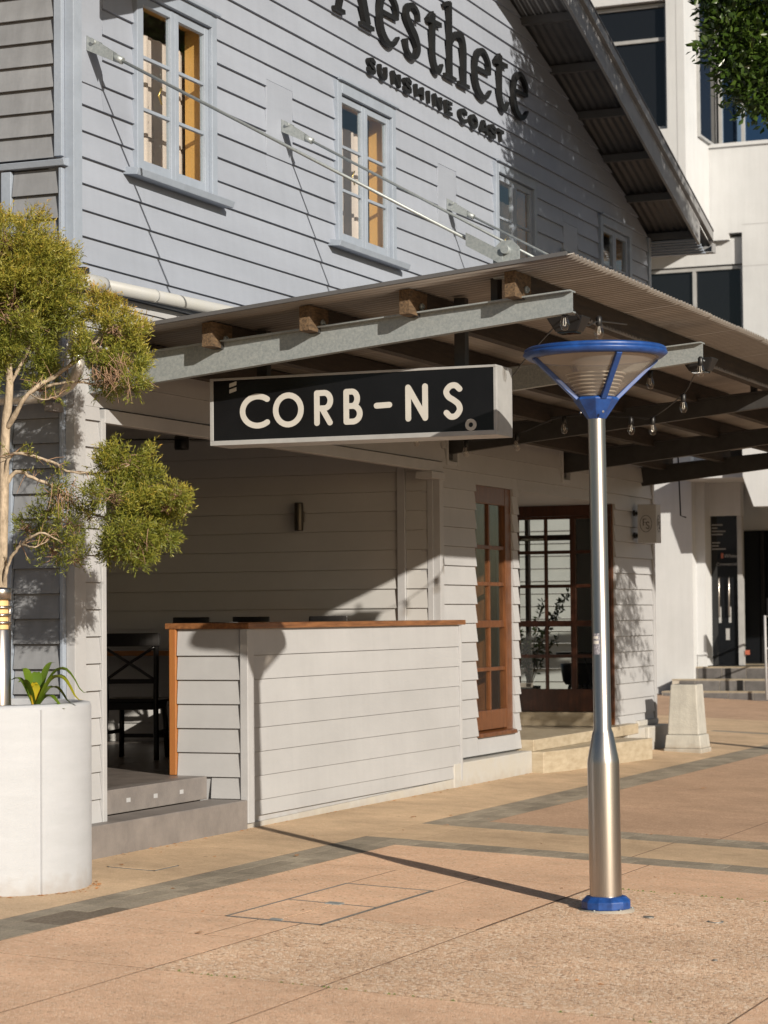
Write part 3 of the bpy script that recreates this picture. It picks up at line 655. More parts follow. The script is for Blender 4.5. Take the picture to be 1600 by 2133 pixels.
# ---- bar counter
CX0, CY0, CY1, CT = -7.475, 14.285, 18.34, 1.325
ctr = thing('bar_counter', 'cream weatherboard street counter with a timber cap between porch steps and windows', 'counter', (-7.2, 16.3, 0))
B(CX0 + .03, XC - .03, CY0 + .03, CY1 - .005, -.02, CT).build('core', CREAM, ctr)
rows = [.075] + [1.146 - .1615 * k for k in range(6, -1, -1)] + [CT]
rows[1] = .177
for z0, z1 in zip(rows, rows[1:]):
    board('x', XC - .028, CY0 + .10, CY1 - .045, z0, z1, z0 + GAP, z1 - GAP, ctr, CREAM, tb=.024, tt=.014, back=.0)
    if z0 > .3: board('y', CY0 + .028, CX0 + .055, XC - .055, z0, z1, z0 + GAP, z1 - GAP, ctr, CREAM, tb=.026, tt=.008, back=.0)
board('y', CY0 + .028, -7.17, XC - .055, .177, .337, .196, .335, ctr, CREAM, tb=.026, tt=.008, back=.0)
B(XC - .052, XC + .006, CY0 - .002, CY0 + .098, .035, CT - .002).build('corner_board', CREAM_TRIM, ctr, bevel=.004)
B(XC - .03, XC + .004, CY1 - .043, CY1, .05, CT - .002).build('end_board', CREAM_TRIM, ctr, bevel=.003)
B(CX0 - .03, XC + .022, CY0 - .012, CY1 + .05, CT, CT + .04).build('timber_cap', TIMBER_CAP, ctr, bevel=.006)
B(CX0, CX0 + .05, CY0 - .008, CY0 + .028, .347, CT - .001).build('timber_edge', TIMBER_EDGE, ctr, bevel=.004)
B(CX0, CX0 + .03, CY0 + .03, CY1 - .01, .347, CT - .001).build('inner_face', TIMBER, ctr)
q = MB(); q.hexa([(XC - .1, CY0 + .02, -.06), (XC - .012, CY0 + .02, -.06), (XC - .012, CY1, -.06), (XC - .1, CY1, -.06), (XC - .1, CY0 + .02, .03), (XC - .012, CY0 + .02, .03), (XC - .012, CY1, .075), (XC - .1, CY1, .075)])
q.build('base_course', WHITE_BASE, ctr)

# ---- tall narrow timber shop window
def sidelight():
    fr = MB(); xa, xb = XF - .07, XF - .005
    a, c, z0, z1 = FY0, FY1, FZ0, FZ1
    fr.box(xa, xb, a, a + .045, z0, z1); fr.box(xa, xb, c - .15, c, z0, z1); fr.box(xa, xb - .003, a + .045, c - .15, z1 - .15, z1); fr.box(xa, xb - .003, a + .045, c - .15, z0 + .045, z0 + .21)
    fr.hexa([(xa, a, z0 - .0), (xb + .045, a, z0 - .012), (xb + .045, c, z0 - .012), (xa, c, z0), (xa, a, z0 + .044), (xb + .04, a, z0 + .02), (xb + .04, c, z0 + .02), (xa, c, z0 + .044)])
    w_ = fr.build('shop_window', TIMBER, bld, bevel=.004)
    zz = [z0 + .21, .935, 1.325, 1.672, 1.99, z1 - .15]; ya, yb = a + .045, c - .15; ym = (ya + yb) / 2
    for k in range(1, 5):
        h = .03 if k == 2 else .016
        B(xa + .01, xb - .012, ya, yb, zz[k] - h, zz[k] + h).build('glazing_bar', TIMBER, w_, bevel=.003)
    for k in range(5):
        g0 = zz[k] + (0 if k == 0 else (.03 if k == 2 else .016)); g1 = zz[k + 1] - (0 if k == 4 else (.03 if k + 1 == 2 else .016))
        B(xa + .011, xb - .013, ym - .016, ym + .016, g0, g1).build('glazing_bar', TIMBER, w_, bevel=.003)
        for p, q in ((ya, ym - .016), (ym + .016, yb)): B(xa + .03, xa + .034, p, q, g0, g1).build('pane', GLASS, w_)
    q = MB(); q.box(XF - .60, XF - .145, c + .001, c + .02, z0, z1); q.box(XF - .60, XF - .145, a - .02, a - .001, z0, z1)
    q.build('timber_lining', TIMBER, w_)
    for z in (.93, 1.33): B(XF - .50, XF - .16, a + .0, c, z - .02, z).build('display_shelf', CREAM_TRIM, w_)
    q = MB(); q.lathe((XF - .25, a + .28), [(.0, 1.33), (.035, 1.33), (.035, 1.48), (.012, 1.54), (.012, 1.58), (0, 1.58)], 14); q.build('display_bottle', CREAM_TRIM, w_)
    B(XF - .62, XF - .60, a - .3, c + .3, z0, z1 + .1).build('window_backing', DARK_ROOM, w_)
sidelight()
B(XF - .10, XF - .032, FY1 + .002, DY0 - .012, .21, FZ1).build('window_stud', CREAM, lower)
# ---- recessed door porch
DYD = 23.0
rec = MB(); rec.box(-8.6, -8.5, DY0 - .1, DYD + .2, 0, 2.7); rec.box(-8.5, XF - .145, DY0 - .08, DY0 - .012, 0, DZ + .2); rec.box(-8.5, XF - .145, DY0 - .012, DYD + .2, DZ + .0, DZ + .03)
rec.build('door_recess', CREAM, bld)
B(XF - .145, XF - .01, DY0 - .0115, DY0 + .012, .28, DZ - .001).build('jamb_edge', TIMBER, bld)
q = MB(); q.box(XF - .145, XF - .006, DY1 - .028, DY1 - .001, .28, DZ - .001); q.build('jamb_edge', TIMBER, bld)
B(-8.5, XF - .02, DY0 - .005, DYD - .055, .0, .272).build('recess_floor', TRAV, bld)
dst = thing('door_steps', 'pale travertine steps in front of the recessed timber door', 'steps', (-6.8, 21.5, 0))
q = MB(); q.prism([(-7.03, DY0 - .003, -.12), (-6.79, DY0 - .003, -.12), (-6.72, 20.5, -.12), (-6.51, 22.6, -.12), (-7.03, 22.6, -.12)], (0, 0, .305)); q.build('lower_step', TRAV, dst, bevel=.006)
B(-7.034, -6.885, DY0 + .01, DY1 + .35, .187, .29).build('upper_step', TRAV, dst, bevel=.006)
B(-8.2, XF - .15, DYD - .05, DYD + .02, .275, .415).build('threshold', TRAV, dst, bevel=.004)
# glazed door facing the camera
dx0, dx1, dz0, dz1 = -8.06, -7.165, .418, 2.505
q = MB(); q.box(dx0 - .4, dx1 + .135, DYD, DYD + .06, 2.40, DZ - .002); q.box(dx1 + .02, dx1 + .135, DYD, DYD + .06, dz0, 2.399); q.box(dx0 - .4, dx0 - .02, DYD, DYD + .06, dz0, 2.399)
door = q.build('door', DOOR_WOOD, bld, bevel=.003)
zr = [dz0 + .23, .98, 1.31, 1.69, 2.035, 2.37]
cols = [(-8.02, -7.745), (-7.715, -7.47), (-7.41, -7.235)]
q = MB(); q.box(dx0, cols[0][0], DYD + .012, DYD + .05, dz0, 2.3985); q.box(cols[0][1], cols[1][0], DYD + .012, DYD + .05, zr[0], zr[-1]); q.box(cols[1][1], cols[1][1] + .06, DYD + .012, DYD + .05, zr[0], zr[-1])
q.box(-7.235, dx1, DYD + .012, DYD + .05, dz0, 2.3985)
q.box(cols[0][0], -7.235, DYD + .014, DYD + .05, dz0, zr[0]); q.box(cols[0][0], -7.235, DYD + .014, DYD + .05, zr[-1], 2.3985)
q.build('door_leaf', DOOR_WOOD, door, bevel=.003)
for k in range(5):
    for p, q_ in cols:
        h0 = .0 if k == 0 else (.03 if k == 2 else .017); h1 = 0 if k == 4 else (.03 if k + 1 == 2 else .017)
        B(p, q_, DYD + .028, DYD + .032, zr[k] + h0, zr[k + 1] - h1).build('pane', GLASS, door)
for k in range(1, 5):
    h = .03 if k == 2 else .017
    for p, q_ in cols: B(p, q_, DYD + .010, DYD + .05, zr[k] - h, zr[k] + h).build('glazing_bar', DOOR_WOOD, door)
B(-8.015, -7.88, DYD + .008, DYD + .012, zr[0] + .015, zr[0] + .06).build('door_notice', PALE_INK, door)
B(-7.95, -7.90, DYD + .005, DYD + .008, zr[0] + .02, zr[0] + .055).build('notice_mark', DARK_INK, door)
q = MB()
for k in range(14): q.box(-8.0 + k * .0175, -7.988 + k * .0175, DYD + .033, DYD + .034, 2.16, 2.16 + (.02 if k % 5 else .014))
q.build('door_lettering', GREY_INK, door)
# window beyond the door, in the building's far side wall
q = MB()
for x in (-8.92, -8.40, -7.86): q.box(x - .02, x + .02, Y1 - .09, Y1 - .02, .42, 2.62)
q.box(-8.95, -7.83, Y1 - .088, Y1 - .02, 2.20, 2.26); q.build('rear_window', DOOR_WOOD, bld)
# ---- wall letters
let = thing('wall_lettering', 'raised charcoal lettering Aesthete Sunshine Coast on the pale blue gable', 'sign lettering', (XF + .06, 18.3, 5.9))
XL = XF + .026
def gl(y0, y1, z0, z1, strokes, name='letter', depth=.035, off=0):
    mb = MB(); sy = y1 - y0; szz = z1 - z0
    for k, (pts, wd) in enumerate(strokes):
        kf = (XL + depth) / XF; P = [((y0 + p[0] * sy) * kf, 1.4 + (z0 + p[1] * szz - 1.4) * kf) for p in pts]
        if len(P) > 2: P = [(v.x, v.y) for v in bez(P, 6)]
        ribbon(mb, P, wd, lambda u, v, d: (XL + off + d, u, v), depth, eps=.0007 * k)
    q = mb.build(name, BLACK, let, recalc=True)
    # stand-off pins
    q2 = MB(); ym, zm = (y0 + y1) / 2, (z0 + z1) / 2
    return q
T, TH, TN = .066, .055, .028
e_ = [([(.12, .56), (.5, .57), (.93, .58)], [TN, TN, TN]), ([(.93, .56), (.90, .80), (.58, .99), (.25, .85), (.11, .52), (.20, .17), (.52, .02), (.78, .08), (.99, .24)], [.03, .055, .035, .06, T, .085, .05, .035, .018])]
s_ = [([(.88, .74), (.84, .90), (.55, .99), (.24, .90), (.16, .73), (.40, .55), (.70, .40), (.84, .22), (.68, .05), (.42, .0), (.16, .08), (.07, .28)], [.05, .045, .035, .055, .075, .085, .088, .08, .05, .035, .045, .055])]
t__ = [([(.40, 1.0), (.38, .6), (.38, .25), (.52, .04), (.76, .02), (.98, .17)], [.075, T, T, .075, .045, .018]), ([(.05, .83), (.9, .86)], .04), ([(.06, .83), (.38, 1.0)], .03)]
h__ = [([(.22, 1.0), (.22, .02)], T), ([(.02, .93), (.24, .985)], .035), ([(.02, .015), (.44, .015)], .032), ([(.24, .46), (.45, .61), (.68, .64), (.80, .50), (.80, .02)], [.03, .045, .065, .08, T]), ([(.60, .015), (1.0, .015)], .032)]
A__ = [([(.52, 1.0), (.30, .5), (.10, .02)], .045), ([(.50, 1.0), (.68, .55), (.90, .02)], .10), ([(.24, .38), (.75, .38)], .035), ([(-.02, .012), (.24, .012)], .032), ([(.72, .012), (1.06, .012)], .032)]
gl(16.15, 16.84, 5.945, 6.56, A__)
gl(16.98, 17.41, 5.905, 6.325, e_); gl(17.535, 17.885, 5.915, 6.345, s_); gl(18.035, 18.385, 5.915, 6.385, t__); gl(18.44, 19.005, 5.92, 6.57, h__)
gl(19.125, 19.565, 5.91, 6.335, e_); gl(19.675, 20.035, 5.92, 6.39, t__); gl(20.135, 20.565, 5.925, 6.335, e_)
W2 = .034
SCG = {'S': [([(.95, .80), (.6, .98), (.15, .85), (.3, .58), (.75, .42), (.85, .15), (.4, .02), (.03, .2)], W2)],
       'U': [([(.14, 1), (.14, .3), (.5, .04), (.86, .3), (.86, 1)], W2)],
       'N': [([(.13, 0), (.13, 1)], W2), ([(.13, .97), (.87, .03)], W2), ([(.87, 0), (.87, 1)], W2)],
       'H': [([(.13, 0), (.13, 1)], W2), ([(.13, .5), (.87, .5)], W2), ([(.87, 0), (.87, 1)], W2)],
       'I': [([(.5, 0), (.5, 1)], W2)], 'E': [([(.18, 0), (.18, 1)], W2), ([(.1, .93), (.95, .93)], .028), ([(.1, .5), (.85, .5)], .026), ([(.1, .07), (.95, .07)], .028)],
       'C': [([(.95, .78), (.55, .97), (.12, .7), (.12, .3), (.55, .03), (.95, .22)], W2)],
       'O': [([(.5, .97), (.12, .7), (.12, .3), (.5, .03), (.88, .3), (.88, .7), (.5, .97)], W2)],
       'A': [([(.06, 0), (.5, 1)], W2), ([(.5, 1), (.94, 0)], W2), ([(.22, .3), (.78, .3)], .026)], 'T': [([(.5, 0), (.5, .95)], W2), ([(.02, .93), (.98, .93)], .03)]}
for ch, a, c in (('S', 16.785, 16.925), ('U', 17.005, 17.165), ('N', 17.27, 17.445), ('S', 17.525, 17.68), ('H', 17.765, 17.95), ('I', 18.02, 18.11), ('N', 18.175, 18.365), ('E', 18.44, 18.605), ('C', 18.78, 18.965), ('O', 19.04, 19.22), ('A', 19.285, 19.49), ('S', 19.525, 19.685), ('T', 19.74, 19.9)):
    gl(a, c, 5.61, 5.712, SCG[ch], depth=.03, off=-.005)

# ------------------------------------------------------------------ awning
aw = thing('awning', 'suspended corrugated awning on galvanised beams with steel tie rods', 'awning', (XF, 18.2, 3.1))
RZ = lambda x: 3.334 + .0955 * (x + 3.89)
BT = lambda x: 3.173 + .0783 * (x + 3.985)
BB = lambda x: 3.055 + .1036 * (x + 3.985)
def beam(y, ma):
    xa, xb = XF + .001, -3.985
    q = MB()
    q.hexa([(xa, y, BB(xa)), (xb, y, BB(xb)), (xb, y + .008, BB(xb)), (xa, y + .008, BB(xa)), (xa, y, BT(xa) - .006), (xb, y, BT(xb) - .006), (xb, y + .008, BT(xb) - .006), (xa, y + .008, BT(xa) - .006)])
    q.hexa([(xa, y - .045, BT(xa) - .0058), (xb, y - .045, BT(xb) - .0058), (xb, y + .055, BT(xb) - .0058), (xa, y + .055, BT(xa) - .0058), (xa, y - .045, BT(xa) + .002), (xb, y - .045, BT(xb) + .002), (xb, y + .055, BT(xb) + .002), (xa, y + .055, BT(xa) + .002)])
    q.hexa([(xa, y + .0085, BB(xa) - .001), (xb, y + .0085, BB(xb) - .001), (xb, y + .055, BB(xb) - .001), (xa, y + .055, BB(xa) - .001), (xa, y + .0085, BB(xa) + .007), (xb, y + .0085, BB(xb) + .007), (xb, y + .055, BB(xb) + .007), (xa, y + .055, BB(xa) + .007)])
    return q.build('beam', ma, aw)
for i, y in enumerate(BY): beam(y, GALV if i < 2 else DARK_STEEL)
PXS = [-6.765, -6.147, -5.53, -4.918, -4.295]
for x in PXS:
    pb = RZ(x) - .158
    def pl_(ya_, yb_): return MB().hexa([(x - .032, ya_, pb), (x + .032, ya_, pb + .004), (x + .032, yb_, pb + .004), (x - .032, yb_, pb), (x - .032, ya_, RZ(x - .032) - .014), (x + .032, ya_, RZ(x + .032) - .014), (x + .032, yb_, RZ(x + .032) - .014), (x - .032, yb_, RZ(x - .032) - .014)])
    pu = pl_(12.50, 24.3).build('purlin', PURLIN, aw); pl_(12.23, 12.4995).build('sunlit_purlin_end', PURLIN_SUNLIT, pu, bevel=.003)
    bb = MB(); bb.tube([(x + .031, 12.40, pb + .06), (x + .045, 12.40, pb + .06)], .02, 12); bb.tube([(x + .045, 12.40, pb + .06), (x + .055, 12.40, pb + .06)], .011, 6, smooth=False); bb.build('bolt', GALV, pu)
    for y in BY:
        if y > 12: B(x - .03, x + .035, y - .03, y + .03, BT(x) + .0025, pb - .0005).build('packer', DARK_STEEL, pu)
# corrugated sheets, each its own piece
def awning_sheet(ya, yb):
    mb = MB(); n = max(4, round((yb - ya) / .066)) * 6; vs = []
    for i in range(n + 1):
        y = ya + (yb - ya) * i / n; h = .0085 * math.sin(2 * math.pi * i / 6)
        for x in (-6.985, -3.89): vs.append((x, y, RZ(x) + h))
    mb.add(vs, [(2 * i, 2 * i + 1, 2 * i + 3, 2 * i + 2) for i in range(n)], True)
    o = mb.build('roof_sheet', SHEET, aw); md = o.modifiers.new('thick', 'SOLIDIFY'); md.thickness = .0025; return o
ya = 12.11; ws = .066 * 11
k = 0
while ya < 24.2:
    s_o = awning_sheet(ya, ya + ws + .03); s_o.location.z += .003 * (k % 2); ya += ws; k += 1
q = MB(); q.hexa([(-6.985, 12.075, RZ(-6.985) - .008), (-3.92, 12.075, RZ(-3.92) - .008), (-3.92, 12.10, RZ(-3.92) - .008), (-6.985, 12.10, RZ(-6.985) - .008), (-6.985, 12.075, RZ(-6.985) + .014), (-3.92, 12.075, RZ(-3.92) + .014), (-3.92, 12.10, RZ(-3.92) + .014), (-6.985, 12.10, RZ(-6.985) + .014)])
q.build('edge_flashing', ROOF_GREY, aw)
# tie rods
for y, za in zip(BY[:4], (4.843, 4.866, 4.825, 4.84)):
    a = V((XF + .02, y, za)); b2 = V((-4.42, y, 3.40)); d = (b2 - a).normalized()
    q = MB(); q.tube([a + d * .22, b2 - d * .12], .0095, 10); rod = q.build('tie_rod', GALV, aw)
    q = MB(); q.bar(a + d * .0 + V((0, -.03, 0)), a + d * .24 + V((0, -.03, 0)), .008, .085, (0, 1, 0)) if False else None
    for s in (-.028, .028):
        q.hexa([tuple(V(p)) for p in ((a + V((0, s - .004, -.045))), (a + d * .2 + V((0, s - .004, -.028))), (a + d * .2 + V((0, s + .004, -.028))), (a + V((0, s + .004, -.045))), (a + V((0, s - .004, .045))), (a + d * .2 + V((0, s - .004, .028))), (a + d * .2 + V((0, s + .004, .028))), (a + V((0, s + .004, .045))))])
    q.tube([a + d * .18, a + d * .26], .022, 10); q.tube([a + V((.05, -.05, 0)), a + V((.05, .05, 0))], .014, 8)
    q.build('clevis', GALV, rod)
    q = MB(); q.prism([(b2.x - .02, y - .012, RZ(b2.x) - .02), (b2.x + .13, y - .012, RZ(b2.x) - .02), (b2.x + .13, y - .012, b2.z + .035), (b2.x + .09, y - .012, b2.z + .075), (b2.x + .03, y - .012, b2.z + .075), (b2.x - .02, y - .012, b2.z + .03)], (0, .024, 0))
    for s in (-.03, .022):
        q.hexa([tuple(p) for p in (b2 - d * .2 + V((0, s, -.04)), b2 + d * .05 + V((0, s, -.04)), b2 + d * .05 + V((0, s + .008, -.04)), b2 - d * .2 + V((0, s + .008, -.04)), b2 - d * .2 + V((0, s, .035)), b2 + d * .05 + V((0, s, .035)), b2 + d * .05 + V((0, s + .008, .035)), b2 - d * .2 + V((0, s + .008, .035)))])
    q.tube([b2 + V((.06, -.05, .02)), b2 + V((.06, .05, .02))], .024, 12); q.build('cleat', GALV, rod)
    q = MB(); q.box(b2.x - .045, b2.x - .005, y + .012, y + .09, BB(b2.x) + .02, RZ(b2.x) - .01); q.build('web_stiffener', DARK_STEEL, rod)
# cover wall pocket brackets are part of the beams' end plates
for y in BY[2:4]: B(XF - .028, XF + .0005, y - .05, y + .10, 2.70, 3.0).build('end_plate', DARK_STEEL, aw)

# ------------------------------------------------------------------ hanging sign
sg = thing('hanging_sign', 'black box sign reading CORB-NS hung below the awning beam', 'sign', (-5.44, 12.8, 2.42))
sx0, sx1, sy0, sy1, sz0, sz1 = -6.344, -4.533, 12.66, 12.93, 2.422, 2.822
q = MB(); q.box(sx0, sx1, sy0 + .012, sy1, sz0, sz1); q.build('sign_box', ALU, sg, bevel=.003)
q = MB(); q.box(sx0, sx1, sy0 - .003, sy0 + .0115, sz0, sz0 + .028); q.box(sx0, sx1, sy0 - .003, sy0 + .0115, sz1 - .014, sz1); q.box(sx0, sx0 + .022, sy0 - .0025, sy0 + .0115, sz0 + .0285, sz1 - .0145); q.box(sx1 - .018, sx1, sy0 - .0025, sy0 + .0115, sz0 + .0285, sz1 - .0145)
q.build('sign_frame', ALU, sg, bevel=.002)
B(sx0 + .0225, sx1 - .0185, sy0 + .003, sy0 + .0115, sz0 + .0285, sz1 - .0145).build('sign_face', SIGN_FACE, sg)
B(sx1 + .0005, sx1 + .0025, sy0 + .03, sy1 - .03, sz0 + .02, sz1 - .02).build('end_panel', ALU, sg)
def sl_(strokes, closed=False, w_=.034):
    mb = MB()
    for k, (pts, cl) in enumerate(strokes):
        ribbon(mb, pts, w_ if not isinstance(cl, tuple) else cl[1], lambda u, v, d: (u, sy0 + .0032 - d, v), .004, closed=(cl if not isinstance(cl, tuple) else cl[0]), cap=True, eps=.0003 * k)
    return mb.build('letter', LETTER, sg, recalc=True)
def arc(cx, cz, rx, rz, a0, a1, n=28): return [(cx + rx * math.cos(math.radians(a0 + (a1 - a0) * i / n)), cz + rz * math.sin(math.radians(a0 + (a1 - a0) * i / n))) for i in range(n + 1)]

sl_([(arc(-6.03, (2.532 + 2.703) / 2, .10, .0865, 52, 308), False)])
sl_([(arc(-5.832, 2.616, .082, .086, 0, 360 - 13), True)])
sl_([([(-5.648, 2.531), (-5.648, 2.706)], False), ([(-5.648, 2.706), (-5.60, 2.706)] + arc(-5.60, 2.661, .038, .045, 90, -90) + [(-5.648, 2.616)], False), ([(-5.615, 2.616), (-5.565, 2.531)], False)])
sl_([([(-5.461, 2.531), (-5.461, 2.706)], False), ([(-5.461, 2.706), (-5.425, 2.706)] + arc(-5.425, 2.664, .033, .042, 90, -90) + [(-5.461, 2.622)], False), ([(-5.455, 2.622)] + arc(-5.42, 2.5765, .044, .0455, 90, -90) + [(-5.461, 2.531)], False)])
sl_([([(-5.27, 2.617), (-5.19, 2.619)], (False, .034))])
sl_([([(-5.073, 2.534), (-5.073, 2.714)], False), ([(-5.073, 2.714), (-4.968, 2.534)], False), ([(-4.968, 2.534), (-4.968, 2.716)], False)])
S_pts = [(v.x, v.y) for v in bez([(-4.757, 2.692), (-4.782, 2.713), (-4.815, 2.709), (-4.838, 2.680), (-4.825, 2.650), (-4.795, 2.630), (-4.765, 2.605), (-4.757, 2.572), (-4.780, 2.540), (-4.812, 2.535), (-4.838, 2.558)], 5)]
sl_([([(p[0], p[1]) for p in S_pts], False)])
sl_([(arc(-4.69, 2.484, .024, .024, 0, 347), (True, .02))])
q = MB()
for dz in (0, -.035): q.hexa([tuple(p) for p in ((-6.215, sy0 + .0033, 2.765 + dz), (-6.17, sy0 + .0033, 2.778 + dz), (-6.17, sy0 - .001, 2.778 + dz), (-6.215, sy0 - .001, 2.765 + dz), (-6.215, sy0 + .0033, 2.787 + dz), (-6.17, sy0 + .0033, 2.80 + dz), (-6.17, sy0 - .001, 2.80 + dz), (-6.215, sy0 - .001, 2.787 + dz))])
q.build('quote_mark', LETTER, sg)
for x in (-4.79, -6.05): B(x - .033, x + .033, sy0 + .10, sy0 + .16, sz1 + .0005, RZ(x) - .02).build('hanger_post', DARK_STEEL, sg)

# ------------------------------------------------------------------ street lamp
LX, LY = -3.724, 12.013; LG = GZ(LX)
lamp = thing('street_lamp', 'stainless steel street lamp with blue conical head and blue base collar', 'street lamp', (LX, LY, LG))
cL = (LX, LY)
MB().lathe(cL, [(0, LG + .008), (.148, LG + .008), (.150, LG - .02)], 40).build('base_plate', CONC, lamp)
for a in (-100, -40, 20, 80, 140, 200): MB().tube([(LX + .136 * math.cos(math.radians(a)), LY + .136 * math.sin(math.radians(a)), LG + .006), (LX + .136 * math.cos(math.radians(a)), LY + .136 * math.sin(math.radians(a)), LG + .014)], .006, 6).build('anchor_bolt', GALV, lamp)
MB().lathe(cL, [(.085, LG + .075), (.105, LG + .074), (.131, LG + .05), (.131, LG + .012), (.126, LG + .009)][::-1], 12, smooth=False).build('base_collar', BLUE, lamp, bevel=.004)
MB().lathe(cL, [(.084, LG + .02), (.084, .62), (.082, .64), (.056, .775), (.0465, .80), (.0455, 2.45)], 48).build('pole', STEEL, lamp)
MB().lathe(cL, [(.047, 2.43), (.05, 2.432), (.121, 2.532), (.112, 2.545), (.02, 2.545)], 8, smooth=False, a0=math.radians(-51.8 - 22.5), a1=math.radians(-51.8 - 22.5 + 360)).build('cup', BLUE, lamp, bevel=.003)
for s in (1, -1): MB().tube([(LX + .06 * s, LY - .075, 2.46), (LX + .063 * s, LY - .082, 2.463)], .006, 8).build('cup_screw', STEEL, lamp)
MB().lathe(cL, [(.098, 2.546), (.335, 2.752)], 56).build('lens', LENS, lamp)
q = MB()
for k in range(7):
    z = 2.552 + k * .019; r = .085 + .010 * k
    q.lathe(cL, [(.03, z + .016), (r + .01, z + .006), (r + .016, z), (r + .008, z - .002)], 40)
q.build('reflector', mat('white_louvre', (.46, .445, .42), .35, .1, var=.05), lamp)
MB().lathe(cL, [(.312, 2.757), (.352, 2.749), (.382, 2.773), (.377, 2.786), (.370, 2.786)], 64).build('rim', BLUE, lamp)
MB().lathe(cL, [(.370, 2.787), (.376, 2.798), (.362, 2.808), (.29, 2.817), (.001, 2.832)], 64).build('lid', BLUE, lamp)
MB().lathe(cL, [(.32, 2.751), (.001, 2.75)], 48).build('lid_underside', CREAM_TRIM, lamp)
for k in range(4):
    a = math.radians(-51.8 + 90 * k); dx, dy = math.cos(a), math.sin(a)
    MB().bar((LX + .108 * dx, LY + .108 * dy, 2.536), (LX + .345 * dx, LY + .345 * dy, 2.752), .031, .022, (-dy * 0 + dx * -.65, dy * -.65, .76)).build('rib', BLUE, lamp, bevel=.003)
a0 = math.radians(-72.8 - 62); q = MB(); q.lathe(cL, [(.0466, 1.19), (.0466, 1.30)], 10, a0=a0, a1=a0 + math.radians(55)); stk = q.build('sticker', NAVY_INK, lamp)
q = MB(); q.lathe(cL, [(.0469, 1.245), (.0469, 1.262)], 8, a0=a0 + .1, a1=a0 + math.radians(48)); q.lathe(cL, [(.0469, 1.272), (.0469, 1.286)], 8, a0=a0 + .1, a1=a0 + math.radians(44)); q.build('sticker_print', PALE_INK, stk)

lamp.rotation_euler = (0, -.0070, 0)          # the post leans a little towards the shop
# ------------------------------------------------------------------ pipes on the building
pp = thing('wall_drainpipe', 'white plastic pipe running along the facade below the blue boards', 'pipe', (XF + .07, 12.2, 3.38))
px_ = XF + .085
MB().tube([(px_, 12.33, 3.388), (px_, 17.6, 3.50)], .040, 16).build('pipe_run', WHITE_PIPE, pp)
MB().tube(bez([(px_ - .08, 12.20, 3.375), (px_ - .02, 12.2, 3.38), (px_ + .005, 12.25, 3.386), (px_, 12.42, 3.390)], 5), .049, 16).build('elbow', WHITE_PIPE, pp)
for y in (13.05, 14.3): MB().tube([(px_, y, 3.388 + (y - 12.33) * .0213), (px_, y + .02, 3.388 + (y - 12.31) * .0213)], .0425, 16).build('joint_collar', WHITE_PIPE, pp)
B(XF + .03, XF + .09, 12.185, 12.25, 3.40, 3.47).build('rust_cap', DARK_STEEL, pp)
pp = thing('side_drainpipe', 'silver drainpipe curving round the corner above the tree', 'pipe', (-7.0, 12.05, 2.7))
MB().tube(bez([(-6.90, 12.02, 3.12), (-6.895, 12.02, 3.0), (-6.88, 12.02, 2.86), (-6.96, 12.02, 2.75), (-7.12, 12.02, 2.705), (-7.4, 12.02, 2.70), (-9.0, 12.02, 2.72)], 6), .042, 14).build('pipe_bend', SILVER_PIPE, pp)
MB().tube([(-6.90, 12.02, 3.11), (-6.90, 12.02, 3.24)], .052, 14).build('pipe_socket', CREAM_TRIM, pp)
B(-7.09, -7.03, 12.0, 12.12, 2.61, 2.66).build('pipe_clip', STONE_STEP, pp)
# ------------------------------------------------------------------ lights and fittings under the awning
sl2 = thing('string_lights', 'string of clear filament bulbs draped under the awning', 'string lights', (-4.5, 15, 2.9))
BUL = [(-6.666, 16.8, 2.743), (-6.488, 17.4, 2.693), (-5.997, 17.2, 2.714), (-5.483, 16.8, 2.796), (-4.91, 16.6, 2.753), (-4.662, 16.3, 2.722), (-4.299, 15.8, 2.828), (-4.417, 15.4, 2.963), (-3.985, 15.08, 2.995), (-4.045, 12.42, 3.015), (-4.028, 13.0, 3.029)]
cab = [(-4.0, 12.40, 3.07), (-4.5, 13.2, 2.95), (-5.6, 15.4, 2.86)] + [(x, y, z + .075) for x, y, z in BUL[:7]] + [(-4.15, 15.5, 2.98), (-3.985, 15.12, 3.055)]
MB().tube(bez(cab, 5), .0042, 6).build('cable', BLACK_METAL, sl2)
MB().tube(bez([(-3.99, 12.4, 3.075), (-4.01, 12.7, 3.02), (-4.028, 13.0, 3.075), (-4.1, 13.8, 3.15)], 5), .0042, 6).build('cable', BLACK_METAL, sl2)
MB().tube([(-4.417, 15.4, 3.02), (-4.20, 15.14, 3.07)], .0042, 6).build('cable', BLACK_METAL, sl2)
for i, (x, y, z) in enumerate(BUL):
    tl = .35 if i == 10 else 0
    q = MB(); q.lathe((x, y), [(.001, z - .055), (.016, z - .05), (.027, z - .025), (.026, z - .008), (.015, z + .022), (.013, z + .03)], 14); bu = q.build('bulb', BULB_GLASS, sl2)
    MB().lathe((x, y), [(.014, z + .022), (.018, z + .03), (.018, z + .07), (.008, z + .08), (.001, z + .08)], 12).build('socket', BLACK_METAL, bu)
    MB().tube([(x - .004, y, z + .02), (x - .007, y, z - .02), (x + .002, y, z - .03), (x + .007, y, z - .02), (x + .004, y, z + .02)], .0016, 5).build('filament', PALE_INK, bu)
fl = thing('floodlight', 'small black floodlight under the end of the galvanised beam near the bulbs', 'floodlight', (-4.05, 12.62, 3.02), 'floodlights under the beam ends')
